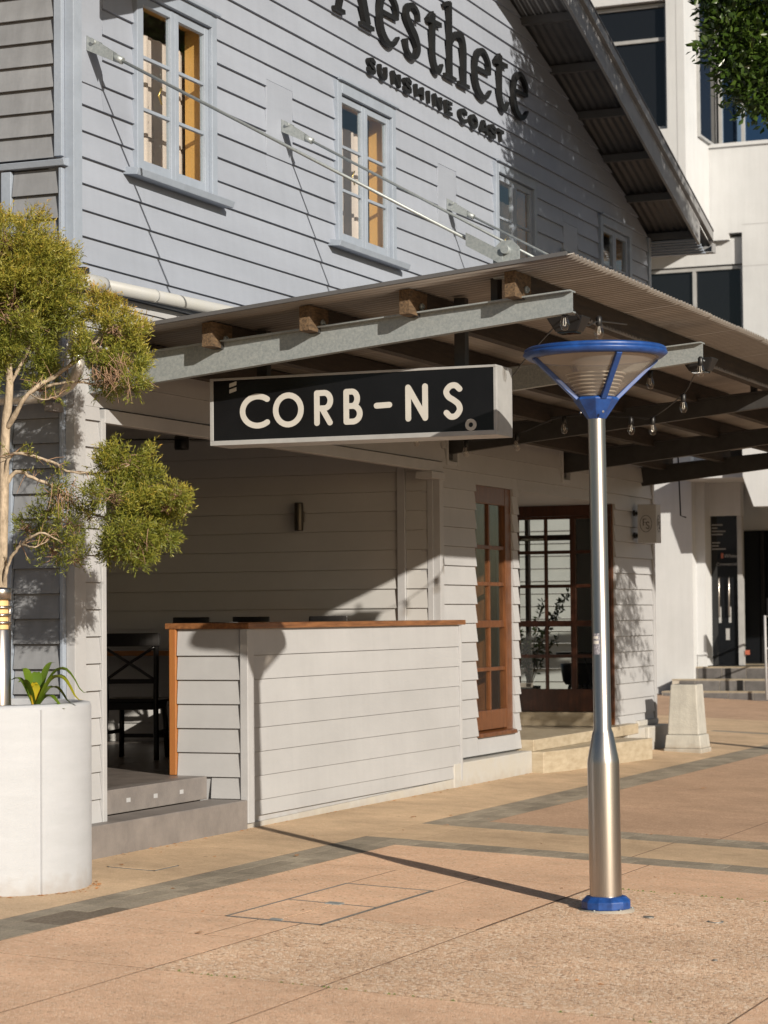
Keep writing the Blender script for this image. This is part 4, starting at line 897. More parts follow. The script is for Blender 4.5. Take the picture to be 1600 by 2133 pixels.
q = MB(); q.hexa([(-4.20, 12.55, 3.06), (-3.98, 12.55, 3.06), (-3.98, 12.70, 3.06), (-4.20, 12.70, 3.06), (-4.15, 12.57, 2.975), (-4.02, 12.57, 2.975), (-4.02, 12.68, 2.975), (-4.15, 12.68, 2.975)]); q.build('housing', BLACK_METAL, fl, bevel=.006)
B(-4.14, -4.03, 12.58, 12.67, 2.968, 2.974).build('lamp_glass', OFFICE_GLASS, fl)
MB().tube([(-4.09, 12.62, 3.06), (-4.09, 12.60, 3.16)], .012, 8).build('bracket', BLACK_METAL, fl)
copy_thing(fl, (-4.01, 15.30, 3.045), 0, 'small black floodlight under the second beam end, beside the blue lamp head')
fl['label'] = 'small black floodlight under the nearest beam end, above the blue lamp head'
fan = thing('ceiling_fan', 'dark ceiling fan blade and motor under the porch ceiling', 'fan', (-9.6, 17.4, 2.85))
MB().lathe((-8.93, 17.3), [(.001, 2.775), (.055, 2.775), (.06, 2.79), (.06, 2.88), (.02, 2.92), (.02, 2.95), (.001, 2.95)], 18).build('motor', BLACK_METAL, fan)
for a in (178, 58, 298):
    dx, dy = math.cos(math.radians(a)), math.sin(math.radians(a)); MB().bar((-8.93 + .06 * dx, 17.3 + .07 * dy, 2.86), (-8.93 + .62 * dx, 17.3 + .62 * dy, 2.88), .10, .008).build('blade', BLACK_METAL, fan)
wl = thing('wall_light', 'stainless cylinder wall light on the shaded porch wall', 'wall light', (-8.22, 18.02, 2.235))
MB().lathe((-8.22, 18.04), [(.001, 2.118), (.036, 2.118), (.038, 2.125), (.038, 2.345), (.036, 2.352), (.001, 2.352)], 20).build('barrel', mat('dark_bronze', (.09, .08, .065), .4, .8), wl)
B(-8.25, -8.19, 18.07, 18.10, 2.19, 2.28).build('mount', STEEL, wl)
# projecting shop sign
ps = thing('projecting_sign', 'small cream box sign with FS in an oval on the cream corner wall', 'sign', (-6.85, 23.7, 2.1))
fx0, fx1, fy0, fy1, fz0, fz1 = -6.925, -6.727, 23.6, 23.78, 2.129, 2.525
B(fx0, fx1, fy0, fy1, fz0, fz1).build('sign_box', CREAM_TRIM, ps, bevel=.004)
def fs_marks(to3, cx, cz, sc):
    mb = MB(); ribbon(mb, arc(cx, cz, .062 * sc, .085, 0, 352, 32), .005, to3, .002, closed=True)
    mb2 = MB()
    ribbon(mb2, [(cx - .028 * sc, cz - .02), (cx - .028 * sc, cz + .05)], .010 * sc, to3, .002); ribbon(mb2, [(cx - .03 * sc, cz + .047), (cx + .008 * sc, cz + .047)], .006, to3, .002, eps=.0003); ribbon(mb2, [(cx - .03 * sc, cz + .014), (cx + .0 * sc, cz + .014)], .005, to3, .002, eps=.0005)
    sp = [(cx + .034 * sc, cz + .006), (cx + .02 * sc, cz + .018), (cx + .002 * sc, cz + .006), (cx + .014 * sc, cz - .014), (cx + .034 * sc, cz - .03), (cx + .022 * sc, cz - .053), (cx + .0 * sc, cz - .04)]
    ribbon(mb2, [(v.x, v.y) for v in bez(sp, 5)], .009, to3, .002, eps=.0007)
    mb.build('oval_mark', DARK_INK, ps, recalc=True); mb2.build('letters', DARK_INK, ps, recalc=True)
fs_marks(lambda u, v, d: (u, fy0 - .0005 - d, v), (fx0 + fx1) / 2 - .01, (fz0 + fz1) / 2, 1.0)
fs_marks(lambda u, v, d: (fx1 + .0005 + d, u, v), (fy0 + fy1) / 2, (fz0 + fz1) / 2, 1.0)
for z in (2.44, 2.21): B(XF + .02, fx0, 23.67, 23.70, z - .015, z + .015).build('bracket', BLACK_METAL, ps); B(-6.985, -6.965, 23.64, 23.73, z - .03, z + .03).build('wall_plate', BLACK_METAL, ps)
hr = thing('hanging_strap', 'thin dark strap hanging from the far awning beam in the passage', 'strap', (-6.9, 24.0, 3.0))
MB().tube([(-6.62, 24.08, 3.10), (-6.60, 24.08, 2.42), (-6.54, 24.08, 2.40)], .008, 6).build('strap', BLACK_METAL, hr)

# ------------------------------------------------------------------ bar stools and bench
def make_stool():
    r = thing('bar_stool', 'black cross back wooden stool nearest the porch entrance', 'stool', (0, 0, 0), 'black cross back stools in the porch')
    w_, d_, hs, hb = .21, .19, .44, .945            # half width, half depth, seat, back
    # back towards -Y
    for s in (-1, 1):
        q = MB(); pts = [(s * (w_ - .005), -d_ - .05, 0), (s * (w_ - .02), -d_, .40), (s * (w_ - .015), -d_ - .01, .62), (s * (w_ + .0), -d_ - .06, hb - .04)]
        q.tube(bez(pts, 5), .021, 8); q.build('leg', DARK_WOOD, r)
        q = MB(); q.tube([(s * (w_ - .03), d_ + .02, 0), (s * (w_ - .045), d_ - .02, hs - .01)], .021, 8); q.build('leg', DARK_WOOD, r)
        q = MB(); q.bar((s * (w_ - .012), -d_ - .02, .20), (s * (w_ - .036), d_, .20), .016, .028); q.build('stretcher', DARK_WOOD, r)
        q = MB(); a = [(s * (w_ - .03), -d_ - .028, .60), (-s * .0, -d_ - .045, .72), (-s * (w_ - .01), -d_ - .055, hb - .10)]
        q.tube(bez(a, 5), .0115, 6); q.build('cross_slat', DARK_WOOD, r)
    q = MB(); q.bar((-w_ + .02, d_ + .012, .16), (w_ - .02, d_ + .012, .16), .02, .03); q.build('stretcher', DARK_WOOD, r)
    q = MB(); q.prism([(-w_, -d_ - .01, hs - .015), (w_, -d_ - .01, hs - .015), (w_ + .015, d_ + .02, hs - .015), (w_ * .6, d_ + .05, hs - .015), (-w_ * .6, d_ + .05, hs - .015), (-w_ - .015, d_ + .02, hs - .015)], (0, 0, .03)); q.build('seat', DARK_WOOD, r, bevel=.01)
    q = MB(); q.box(-w_ + .03, w_ - .03, -d_ + .005, d_ - .02, hs - .07, hs - .016); q.build('apron', DARK_WOOD, r, bevel=.004)
    n = 10; q = MB(); vs = []
    for i in range(n + 1):
        u = -1 + 2 * i / n; x = u * (w_ + .028); y = -d_ - .06 - .03 * (1 - u * u); 
        vs += [(x, y - .012, hb - .10), (x, y + .012, hb - .10), (x, y + .012 - .008, hb), (x, y - .012 - .008, hb)]
    fs = []
    for i in range(n): a = 4 * i; b2 = a + 4; fs += [(a, b2, b2 + 1, a + 1), (a + 1, b2 + 1, b2 + 2, a + 2), (a + 2, b2 + 2, b2 + 3, a + 3), (a + 3, b2 + 3, b2, a)]
    fs += [(0, 1, 2, 3), (4 * n + 3, 4 * n + 2, 4 * n + 1, 4 * n)]
    q.add(vs, fs); q.build('top_rail', DARK_WOOD, r, recalc=True, bevel=.006)
    q = MB(); q.bar((-w_ + .02, -d_ - .028, .585), (w_ - .02, -d_ - .028, .585), .018, .035); q.build('lower_rail', DARK_WOOD, r)
    return r
st0 = make_stool(); st0.location = (-8.62, 15.95, .346); st0.rotation_euler.z = math.radians(14)
copy_thing(st0, (-8.42, 16.75, .346), math.radians(22), 'black cross back stool half hidden by the orange timber counter edge', 1.08)
for i, (x, rz, lb) in enumerate(((-7.64, 4, 'black stool behind the counter, its top rail furthest from the porch entrance'), (-7.95, 75, 'black stool turned sideways behind the counter, showing only a narrow rail end'), (-8.33, 6, 'black stool whose top rail shows above the counter corner board'), (-8.87, 6, 'black stool behind the counter nearest the timber corner'))):
    copy_thing(st0, (x, 17.5, .346), math.radians(rz), lb, 1.125).scale = (.66, .8, 1.122)
bn = thing('wall_bench', 'timber edged high bench along the porch end wall behind the stools', 'bench', (-9.2, 17.95, .346))
B(-10.7, -7.62, 17.78, 18.075, 1.085, 1.125).build('bench_top', TIMBER_EDGE, bn, bevel=.004)
for x in (-10.5, -9.2, -7.75): B(x - .025, x + .025, 17.85, 17.90, .346, 1.084).build('bench_leg', BLACK_METAL, bn)

# ------------------------------------------------------------------ planter with bottlebrush tree, bollard light, strappy plant
PC = (-6.97, 11.02); PR = .644
pl = thing('round_planter', 'tall round white rendered planter at the corner of the building', 'planter', (*PC, 0))
MB().lathe(PC, [(PR, -.06), (PR, .935), (PR - .006, .952), (PR - .05, .958), (PR - .058, .95), (PR - .06, .80)], 96).build('planter_wall', GRC, pl)
a = math.radians(-24); B(PC[0] + PR * math.cos(a) - .004, PC[0] + PR * math.cos(a) + .006, PC[1] + PR * math.sin(a) - .004, PC[1] + PR * math.sin(a) + .004, -.03, .93).build('mould_seam', GRC, pl)
q = MB(); n = 40; q.add([(PC[0], PC[1], .93)] + [(PC[0] + (PR - .055) * math.cos(2 * math.pi * i / n), PC[1] + (PR - .055) * math.sin(2 * math.pi * i / n), .905) for i in range(n)], [(0, i + 1, (i + 1) % n + 1) for i in range(n)]); q.build('soil', SOIL, pl)
q = MB()
for i in range(420):
    r = (PR - .07) * math.sqrt(random.random()); a = random.uniform(0, 6.283); x, y = PC[0] + r * math.cos(a), PC[1] + r * math.sin(a); z = .93 - .025 * r / PR
    a = random.uniform(0, 6.283); l_, w_ = random.uniform(.015, .05), random.uniform(.004, .01); t2 = random.uniform(-.2, .3)
    dx, dy = math.cos(a), math.sin(a)
    q.hexa([(x + dx * u * l_ - dy * v * w_, y + dy * u * l_ + dx * v * w_, z + .004 + h + t2 * u * l_ * .4) for h in (0, .006) for u, v in ((-1, -1), (1, -1), (1, 1), (-1, 1))])
o = q.build('bark_chips', mat('bark_chip', (.20, .11, .06), .9, var=.5, scale=40, col2=(.42, .26, .15)), pl, kind='stuff')
bl = thing('bollard_light', 'stainless louvred bollard light standing in the planter', 'bollard light', (-6.60, 10.72, .92))
c_ = (-6.60, 10.72)
MB().lathe(c_, [(.055, .92), (.055, 1.345), (.05, 1.35)], 32).build('post', STEEL, bl)
MB().lathe(c_, [(.042, 1.35), (.042, 1.53)], 24).build('diffuser', FROST_AMBER, bl)
for z in (1.385, 1.425, 1.465): MB().lathe(c_, [(.040, z - .004), (.058, z - .006), (.058, z + .003), (.042, z + .008)], 32).build('louvre', STEEL, bl)
MB().lathe(c_, [(.042, 1.505), (.057, 1.505), (.057, 1.555), (.052, 1.565), (.001, 1.57)], 32).build('cap', STEEL, bl)
for a in (20, 110, 200, 290): MB().tube([(c_[0] + .05 * math.cos(math.radians(a)), c_[1] + .05 * math.sin(math.radians(a)), 1.345), (c_[0] + .05 * math.cos(math.radians(a)), c_[1] + .05 * math.sin(math.radians(a)), 1.51)], .004, 6).build('rod', STEEL, bl)
sp = thing('strappy_plant', 'strappy green plant with yellowing leaves in the round planter', 'plant', (-6.50, 10.9, .92))
def strap(base_, az, length, rise, droop, wd, tone, tw=0):
    dx, dy = math.cos(az), math.sin(az); n = 12; vs = []; sx_, sy_ = -dy, dx
    for i in range(n + 1):
        u = i / n; r = length * (u * .9); z = rise * math.sin(min(1, u * 1.15) * math.pi * droop) if droop else rise * u
        w_ = 1.55 * wd * (min(1, .5 + u * 2.2)) * (1 - max(0, u - .55) / .47) + .001
        p = V(base_) + V((dx * r, dy * r, z))
        vs += [p + V((sx_, sy_, 0)) * w_ + V((0, 0, .3 * w_)), p, p - V((sx_, sy_, 0)) * w_ + V((0, 0, .3 * w_))]
    fs = []
    for i in range(n): a = 3 * i; fs += [(a, a + 1, a + 4, a + 3), (a + 1, a + 2, a + 5, a + 4)]
    q = MB(); q.add(vs, fs, True); o = q.build('leaf', STRAP, sp)
    at = o.data.attributes.new('tone', 'FLOAT', 'POINT'); n_ = len(vs)
    tn = [tone[0] + (tone[1] - tone[0]) * ((i // 3) / n) for i in range(n_)]; at.data.foreach_set('value', tn)
sb = (-6.50, 10.9, .92)
IR = math.radians(22.4)                       # heading that runs across the view, to the right
for az, ln_, ri, dr, wd, tn in ((IR, .31, .215, .86, .03, (.15, .35)), (IR - .12, .285, .175, .90, .032, (.3, .74)), (IR - .35, .20, .075, .95, .018, (.1, .3)), (IR + 2.6, .10, .22, .5, .022, (.1, .3)), (IR + 1.6, .10, .20, .5, .02, (.0, .2)), (IR + 2.9, .16, .17, .6, .02, (.2, .3)), (IR + .9, .16, .25, .5, .016, (.15, .3)), (IR - 1.5, .04, .15, .45, .016, (1.0, .66)), (IR - 1.2, .05, .14, .45, .014, (.9, .55)), (IR - 2.4, .12, .16, .6, .02, (.1, .3)), (IR + .55, .24, .12, .9, .02, (.25, .5))):
    strap(sb, az, ln_, ri, dr, wd, tn)

def leaf_mesh(name, ma, parent, pos, dirs, length, width, tone, fold=.0, kind='stuff'):
    """many small pointed leaves as one mesh; pos, dirs (n,3); each leaf 2 triangles pairs"""
    n = len(pos); off = np.array(root_loc(parent)[:]); pos = pos - off
    d = dirs / np.linalg.norm(dirs, axis=1, keepdims=True)
    rv = rng.normal(size=(n, 3)); s = np.cross(d, rv); s /= np.linalg.norm(s, axis=1, keepdims=True) + 1e-9; nn = np.cross(d, s)
    L_ = (length if np.ndim(length) else np.full(n, length))[:, None]; W_ = (width if np.ndim(width) else np.full(n, width))[:, None]
    a = pos; b2 = pos + d * L_ * .5 + s * W_ + nn * W_ * fold; c = pos + d * L_; e = pos + d * L_ * .5 - s * W_ + nn * W_ * fold
    vs = np.stack([a, b2, c, e], 1).reshape(-1, 3)
    me = bpy.data.meshes.new(name); me.vertices.add(4 * n); me.vertices.foreach_set('co', vs.astype(np.float32).ravel())
    me.loops.add(6 * n); me.polygons.add(2 * n)
    i0 = np.arange(n) * 4; tri = np.stack([i0, i0 + 1, i0 + 2, i0, i0 + 2, i0 + 3], 1).ravel()
    me.loops.foreach_set('vertex_index', tri.astype(np.int32)); me.polygons.foreach_set('loop_start', (np.arange(2 * n) * 3).astype(np.int32)); me.polygons.foreach_set('loop_total', np.full(2 * n, 3, np.int32))
    at = me.attributes.new('tone', 'FLOAT', 'POINT'); at.data.foreach_set('value', np.repeat(tone, 4).astype(np.float32))
    me.materials.append(ma); me.update(calc_edges=True); me.validate()
    o = bpy.data.objects.new(name, me); C.objects.link(o); o.parent = parent; o['kind'] = kind
    return o
tr = thing('bottlebrush_tree', 'small bottlebrush tree with pale crooked branches growing in the round planter', 'tree', (-6.70, 10.95, .92))
TY = 11.45
def P3(x, z, dy=0): return V((x * (TY + dy) / 10.9, TY + dy, 1.4 + (z - 1.4) * (TY + dy) / 10.9))
MB().tube(bez([P3(-6.695, .90), P3(-6.699, 1.3), P3(-6.702, 1.63), P3(-6.690, 2.013), P3(-6.678, 2.396), P3(-6.652, 2.651), P3(-6.667, 2.95), P3(-6.6, 3.3)], 6), list(np.interp(np.linspace(0, 1, 43), [0, .6, 1], [.034, .026, .010])), 10).build('trunk', BARK, tr)
BR = [([(-6.677, 2.40, 0), (-6.535, 2.595, -.05), (-6.359, 2.689, -.08), (-6.229, 2.771, -.08), (-6.099, 2.878, -.05), (-6.02, 2.95, -.03)], .018),
      ([(-6.447, 2.629, -.07), (-6.272, 2.647, -.05), (-6.10, 2.626, 0), (-6.0, 2.66, .02)], .010),
      ([(-6.695, 2.10, 0), (-6.653, 2.254, -.03), (-6.58, 2.277, -.06), (-6.39, 2.228, -.1), (-6.303, 2.179, -.12), (-6.102, 2.161, -.1), (-5.93, 2.20, -.08)], .013),
      ([(-6.695, 2.10, 0), (-6.609, 2.184, .03), (-6.507, 2.148, .05), (-6.332, 2.067, .06), (-6.217, 1.975, .06), (-6.018, 1.92, .04), (-5.82, 1.98, .03)], .014),
      ([(-6.700, 1.55, 0), (-6.655, 1.706, -.05), (-6.581, 1.794, -.08), (-6.464, 1.855, -.1), (-6.333, 1.80, -.1)], .013),
      ([(-6.66, 2.62, 0), (-6.50, 2.9, .05), (-6.42, 3.15, .08)], .012), ([(-6.64, 2.8, 0), (-6.75, 3.0, .1), (-6.9, 3.2, .15)], .012),
      ([(-6.581, 1.794, -.08), (-6.50, 1.78, -.12), (-6.42, 1.82, -.15)], .007), ([(-6.535, 2.595, -.05), (-6.45, 2.56, -.1), (-6.35, 2.58, -.12)], .006)]
side_tw = []
for pts, r in BR:
    pp_ = bez([P3(p[0], p[1], p[2] + (.10 if p[0] > -6.45 else 0)) for p in pts], 5); side_tw += [(pp_[k], (pp_[min(k + 1, len(pp_) - 1)] - pp_[k - 1]).normalized()) for k in range(6, len(pp_))]
    MB().tube([p + V((random.gauss(0, .0025), random.gauss(0, .0025), random.gauss(0, .0025))) for p in pp_], [x * random.uniform(.82, 1.14) for x in np.linspace(r * .9, r * .3, len(pp_))], 8).build('branch', BARK, tr)
CL = [([-6.651, 3.371], .25, 1.2), ([-6.474, 3.256], .204, 1), ([-6.358, 3.096], .148, 1), ([-6.622, 3.035], .25, .8), ([-6.89, 3.179], .341, 1), ([-6.534, 2.85], .159, .5), ([-6.831, 2.788], .182, .6),
      ([-6.33, 3.0], .10, .6), ([-6.084, 3.03], .10, 1.6), ([-6.013, 2.899], .105, 1.2), ([-5.9, 2.893], .06, 1.3), ([-6.128, 2.81], .105, .6), ([-5.957, 2.73], .10, .7), ([-6.057, 2.655], .085, .6), ([-5.93, 2.62], .07, .7),
      ([-5.96, 2.219], .125, .7), ([-5.847, 2.115], .105, .7), ([-6.017, 2.02], .125, .5), ([-5.82, 1.94], .125, .7), ([-5.625, 1.96], .07, .8), ([-5.70, 1.97], .07, .7), ([-5.737, 1.85], .09, .6), ([-5.933, 1.843], .14, .5), ([-5.877, 1.74], .085, .5), ([-6.02, 1.75], .08, .5), ([-5.66, 2.03], .05, .9),
      ([-6.36, 2.06], .085, .45), ([-6.42, 1.96], .10, .4), ([-6.275, 1.88], .09, .5), ([-6.391, 1.752], .095, .4), ([-6.537, 1.88], .075, .4), ([-6.25, 1.72], .07, .4), ([-6.17, 1.93], .08, .5), ([-6.12, 2.05], .07, .5), ([-6.46, 2.62], .07, .4)]
sparse = {26, 27, 28, 29, 30, 31}
Ps, Ds, Ts = [], [], []; twigs = MB(); tips = []
for i, (c, r, ot) in enumerate(CL):
    dens = 455 if i < 26 else 200
    n = int(dens * (r / .12) ** 2)
    cen = np.array(P3(*c, (0 if i < 7 else .10) + (i * 37 % 11 - 5) * .024)[:])
    u = rng.normal(size=(n, 3)); u /= np.linalg.norm(u, axis=1, keepdims=True)
    ns = max(7, int(20 * (r / .14))); sc_ = rng.normal(size=(ns, 3)); sc_ /= np.linalg.norm(sc_, axis=1, keepdims=True)
    sc_ = sc_ * (r * rng.uniform(.45, 1.0, ns))[:, None]; pick = rng.integers(0, ns, n)
    base_ = cen + sc_[pick] * np.array([1, 1.15, .95]) + u * (min(.40 * r, .075) * rng.random(n) ** .5)[:, None]
    rad = np.linalg.norm(base_ - cen, axis=1); u = (base_ - cen) / (rad[:, None] + 1e-6)
    ax = u * .8 + np.array([.15, -.05, .55]) + rng.normal(size=(n, 3)) * .35; ax /= np.linalg.norm(ax, axis=1, keepdims=True)
    k = 9; sl = rng.uniform(.045, .085, (n, 1))
    for j in range(k):
        f = j / k
        p = base_ + ax * (sl * f); d = ax * .75 + rng.normal(size=(n, 3)) * .55
        Ps.append(p); Ds.append(d)
        hi_ = np.clip((base_[:, 2] - cen[2]) / r, -1, 1)
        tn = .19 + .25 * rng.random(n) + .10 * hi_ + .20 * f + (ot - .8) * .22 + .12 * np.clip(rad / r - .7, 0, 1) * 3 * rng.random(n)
        Ts.append(np.clip(tn, 0, 1))
    for j in range(max(6, int(26 * (r / .12)))):
        q = cen + u[j] * r * .9; m_ = cen + u[j] * r * .35 + rng.normal(size=3) * .02; e0 = cen + rng.normal(size=3) * r * .15
        twigs.tube([e0, m_, q], [.0032, .0024, .0012], 4, caps=False)
for p_, d_ in side_tw:                       # small side twigs with a few leaves along the bare limbs
    for _ in range(2):
        if random.random() < .45: continue
        dv = (d_ * .6 + V((random.gauss(0, .7), random.gauss(0, .7), random.gauss(.2, .6)))).normalized(); l_ = random.uniform(.04, .13)
        twigs.tube([p_, p_ + dv * l_ * .5 + V((0, 0, .006)), p_ + dv * l_], [.0028, .002, .001], 4, caps=False)
        if random.random() < .6:
            k = 14; f = rng.random((k, 1)); Ps.append(np.array(p_ + dv * l_ * .5) + np.array(dv) * f * l_ * .55); Ds.append(np.array(dv) + rng.normal(size=(k, 3)) * .6); Ts.append(.15 + .45 * rng.random(k))
Ps = np.concatenate(Ps); Ds = np.concatenate(Ds); Ts = np.concatenate(Ts)
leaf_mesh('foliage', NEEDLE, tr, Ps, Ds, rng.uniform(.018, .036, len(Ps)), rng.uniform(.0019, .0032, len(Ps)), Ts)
# bare dead twigs under the clumps
for cx, cz, cnt, spr in ((-5.93, 1.72, 46, .13), (-6.08, 2.62, 60, .12), (-5.98, 2.60, 30, .1), (-6.32, 1.98, 18, .12)):
    for j in range(cnt):
        b_ = P3(cx + random.gauss(0, spr * .4), cz + .10 + random.gauss(0, .03), random.gauss(0, .06)); e_1 = b_ + V((random.gauss(.02, .05), random.gauss(0, .05), -random.uniform(.04, .15)))
        twigs.tube([b_, (b_ + e_1) / 2 + V((random.gauss(0, .012), 0, random.gauss(0, .012))), e_1], [.0024, .0018, .0010], 4, caps=False)
twigs.build('twigs', mat('twig_bark', (.27, .17, .11), .9, var=.3), tr, kind='stuff')

# ------------------------------------------------------------------ street tree overhanging from the right
ft = thing('fig_tree', 'dense dark green street tree overhanging the top right corner', 'tree', (-.9, 21.6, GZ(-.9)))
MB().tube(bez([(-.9, 21.6, GZ(-.9) - .05), (-.95, 21.5, 1.5), (-1.3, 21.0, 3.0), (-2.0, 20.2, 4.6), (-2.8, 19.2, 6.4)], 5), list(np.interp(np.linspace(0, 1, 21), [0, .1, 1], [.15, .11, .05])), 12).build('trunk', DARK_BARK, ft)
for e1, e2 in (((-3.2, 18.9, 5.6), (-3.9, 18.6, 6.3)), ((-2.0, 20.2, 5.2), (-1.4, 20.6, 6.2)), ((-2.4, 18.8, 5.9), (-2.2, 18.0, 6.9)), ((-3.0, 19.8, 6.2), (-3.4, 20.4, 7.4)), ((-2.3, 19.6, 4.0), (-2.5, 19.0, 3.3))):
    MB().tube(bez([(-2.1, 20.05, 4.8), e1, e2], 5), list(np.linspace(.05, .018, 11)), 8).build('branch', DARK_BARK, ft)
LOB = [(-4.37, 17.9, 5.76, .34), (-4.24, 17.9, 5.48, .28), (-4.42, 18.0, 5.98, .30), (-4.22, 18.0, 5.62, .36), (-4.38, 17.9, 6.30, .42), (-4.08, 18.1, 5.38, .24), (-4.60, 18.05, 6.15, .17), (-3.85, 18.2, 5.9, .5), (-3.9, 17.95, 6.7, .65), (-3.95, 18.7, 7.1, .85), (-3.7, 19.6, 7.0, .9), (-3.5, 20.6, 6.8, .85), (-3.3, 21.3, 6.4, .75), (-3.9, 18.5, 7.8, .6), (-3.4, 19.4, 6.2, .7), (-3.3, 20.3, 6.0, .7), (-3.4, 21.4, 5.7, .6), (-2.6, 18.6, 6.6, .9), (-2.3, 19.8, 7.0, 1.0), (-1.8, 19.0, 6.0, .9), (-2.0, 20.6, 6.4, .9), (-2.9, 19.2, 7.9, .8), (-3.1, 18.3, 5.5, .5),
       (-2.5, 19.2, 3.15, .5), (-2.4, 19.8, 3.55, .5), (-2.5, 20.6, 3.0, .22), (-2.6, 19.4, 2.6, .33), (-2.5, 18.85, 2.95, .45), (-2.5, 18.9, 3.6, .45), (-2.45, 18.5, 3.3, .4)]  # unseen low lobes, added to throw shade on the door and far wall
LOB = [(x * 1.03, y * 1.03, 1.4 + (z - 1.4) * 1.03, r) if i < 9 else (x, y, z, r) for i, (x, y, z, r) in enumerate(LOB)]
Ps, Ds, Ts = [], [], []
for i, (x, y, z, r) in enumerate(LOB):
    n = int(6800 * r * r) if z > 4 else int(1700 * r * r)
    if i < 8: n = int(8500 * r * r)
    if z < 4 and y < 19.9: n = int(4200 * r * r)
    u = rng.normal(size=(n, 3)); u /= np.linalg.norm(u, axis=1, keepdims=True)
    lump = 1 + .2 * np.sin(u[:, 0] * 6 + i) * np.cos(u[:, 2] * 5 + i * 2) + .1 * np.sin(u[:, 1] * 13)
    rad = r * rng.random(n) ** .4 * lump
    Ps.append(np.array([x, y, z]) + u * rad[:, None]); Ds.append(u * .7 + rng.normal(size=(n, 3)) * .6 + np.array([0, 0, .15]))
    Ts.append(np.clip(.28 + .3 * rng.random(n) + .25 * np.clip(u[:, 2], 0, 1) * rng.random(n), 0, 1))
Ps = np.concatenate(Ps); Ds = np.concatenate(Ds); Ts = np.concatenate(Ts)
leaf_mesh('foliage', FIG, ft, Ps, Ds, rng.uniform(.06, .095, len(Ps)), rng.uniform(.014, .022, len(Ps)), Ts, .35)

# ------------------------------------------------------------------ stone bollard near the building corner
bo_ = thing('stone_bollard', 'tapered off-white concrete bollard on a stepped base near the corner', 'bollard', (-6.5, 23.95, .0))
def frustum(mb, cx, cy, h0, h1, z0, z1):
    p = [(cx + s * h0, cy + t_ * h0, z0) for s, t_ in ((-1, -1), (1, -1), (1, 1), (-1, 1))]; q = [(cx + s * h1, cy + t_ * h1, z1) for s, t_ in ((-1, -1), (1, -1), (1, 1), (-1, 1))]
    mb.hexa(p + q)
bx_, by_ = -6.52, 23.93
q = MB(); frustum(q, bx_, by_, .165, .136, .158, .672); q.build('shaft', CONC, bo_, bevel=.012)
q = MB(); frustum(q, bx_, by_, .192, .178, .02, .157); frustum(q, bx_, by_, .200, .200, -.06, .0195); q.build('base', CONC, bo_, bevel=.01)
q = MB(); frustum(q, bx_, by_, .10, .10, .6725, .6745); q.build('top_recess', DARK_INK, bo_)

# ------------------------------------------------------------------ white office building at the back
ob = thing('office_building', 'white rendered office building behind the passage with dark glazing', 'building', (-9.5, 36, 0))
FA, F2 = 35.8, 37.25
q = MB(); q.box(-22, -12.2, FA, F2 + 6, 7.4, 16); q.box(-12.2, -9.936, FA, F2 + 6, 7.4, 8.98); q.box(-12.2, -9.936, FA, F2 + 6, 11.02, 16); q.box(-9.936, -9.65, FA, F2 + 6, 7.4, 16); q.box(-12.2, -9.936, FA + .30, F2 + 6, 8.98, 11.02)
ub = q.build('upper_block', RENDER_W, ob)
ma, t, b = new_mat('blue_coated_glass'); b.inputs['Base Color'].default_value = (.13, .20, .30, 1); b.inputs['Metallic'].default_value = 1; b.inputs['Roughness'].default_value = .03
COATED = ma
def office_window(a, c, z0, z1, y, vs, hs, parent=ob, fw=.055, glass_=OFFICE_GLASS):
    q = MB(); q.box(a, c, y, y + .10, z0, z0 + fw); q.box(a, c, y, y + .10, z1 - fw, z1); q.box(a, a + fw, y - .002, y + .10, z0 + fw, z1 - fw); q.box(c - fw, c, y - .002, y + .10, z0 + fw, z1 - fw)
    for v in vs: q.box(v - fw / 2, v + fw / 2, y, y + .09, z0 + fw, z1 - fw)
    for h in hs: q.box(a + fw, c - fw, y + .003, y + .09, h - fw / 2, h + fw / 2)
    w_ = q.build('window', ALU, parent)
    xs = [a + fw] + sorted(vs) + [c - fw]; zz = [z0 + fw] + sorted(hs) + [z1 - fw]
    for i in range(len(xs) - 1):
        for j in range(len(zz) - 1): B(xs[i], xs[i + 1], y + .05, y + .056, zz[j], zz[j + 1]).build('pane', glass_, w_)
    return w_
office_window(-12.2, -9.937, 8.99, 11.0, FA + .12, [], [10.43])
# stepped back wing
q = MB(); q.box(-22, -9.14, F2 + .30, F2 + 6, 4.2, 7.4); q.box(-22, -9.95, F2 + .30, F2 + 6, 0, 4.199); q.box(-9.13, -3.0, F2, F2 + 6, 3.09, 8.96); q.box(-9.648, -9.35, F2, F2 + .3, 7.4, 8.96); q.box(-9.35, -9.13, F2, F2 + .3, 7.505, 8.96); q.box(-9.648, -3.0, F2 + .9, F2 + 6, 8.96, 16); q.box(-9.647, -9.142, F2 + .301, F2 + 6, 7.4, 8.955)
q.box(-22, -9.14, F2 + .12, F2 + .295, 7.02, 7.45)
q.prism([(-9.20, F2, 3.60), (-9.132, F2, 3.60), (-9.132, F2, 3.30)], (0, .5, 0))
wing = q.build('rear_wing', RENDER_W, ob)
office_window(-9.60, -3.0, 8.98, 12.6, F2 + .45, [-9.2, -8.0, -6.8], [10.9], glass_=COATED)
B(-9.655, -3.0, F2 - .04, F2 + .44, 8.90, 8.958).build('sill', RENDER_W, ob)
B(-9.649, -9.635, 36.56, 37.66, 9.0, 13).build('side_pane', OFFICE_GLASS, ob)
q = MB(); q.box(-9.649, -9.60, 36.52, 36.559, 8.96, 13); q.box(-9.649, -9.60, 36.56, 37.66, 8.96, 8.999); q.build('side_frame', ALU, ob)
office_window(-13.5, -9.145, 4.3, 7.0, F2 + .16, [-9.97, -11.2], [])
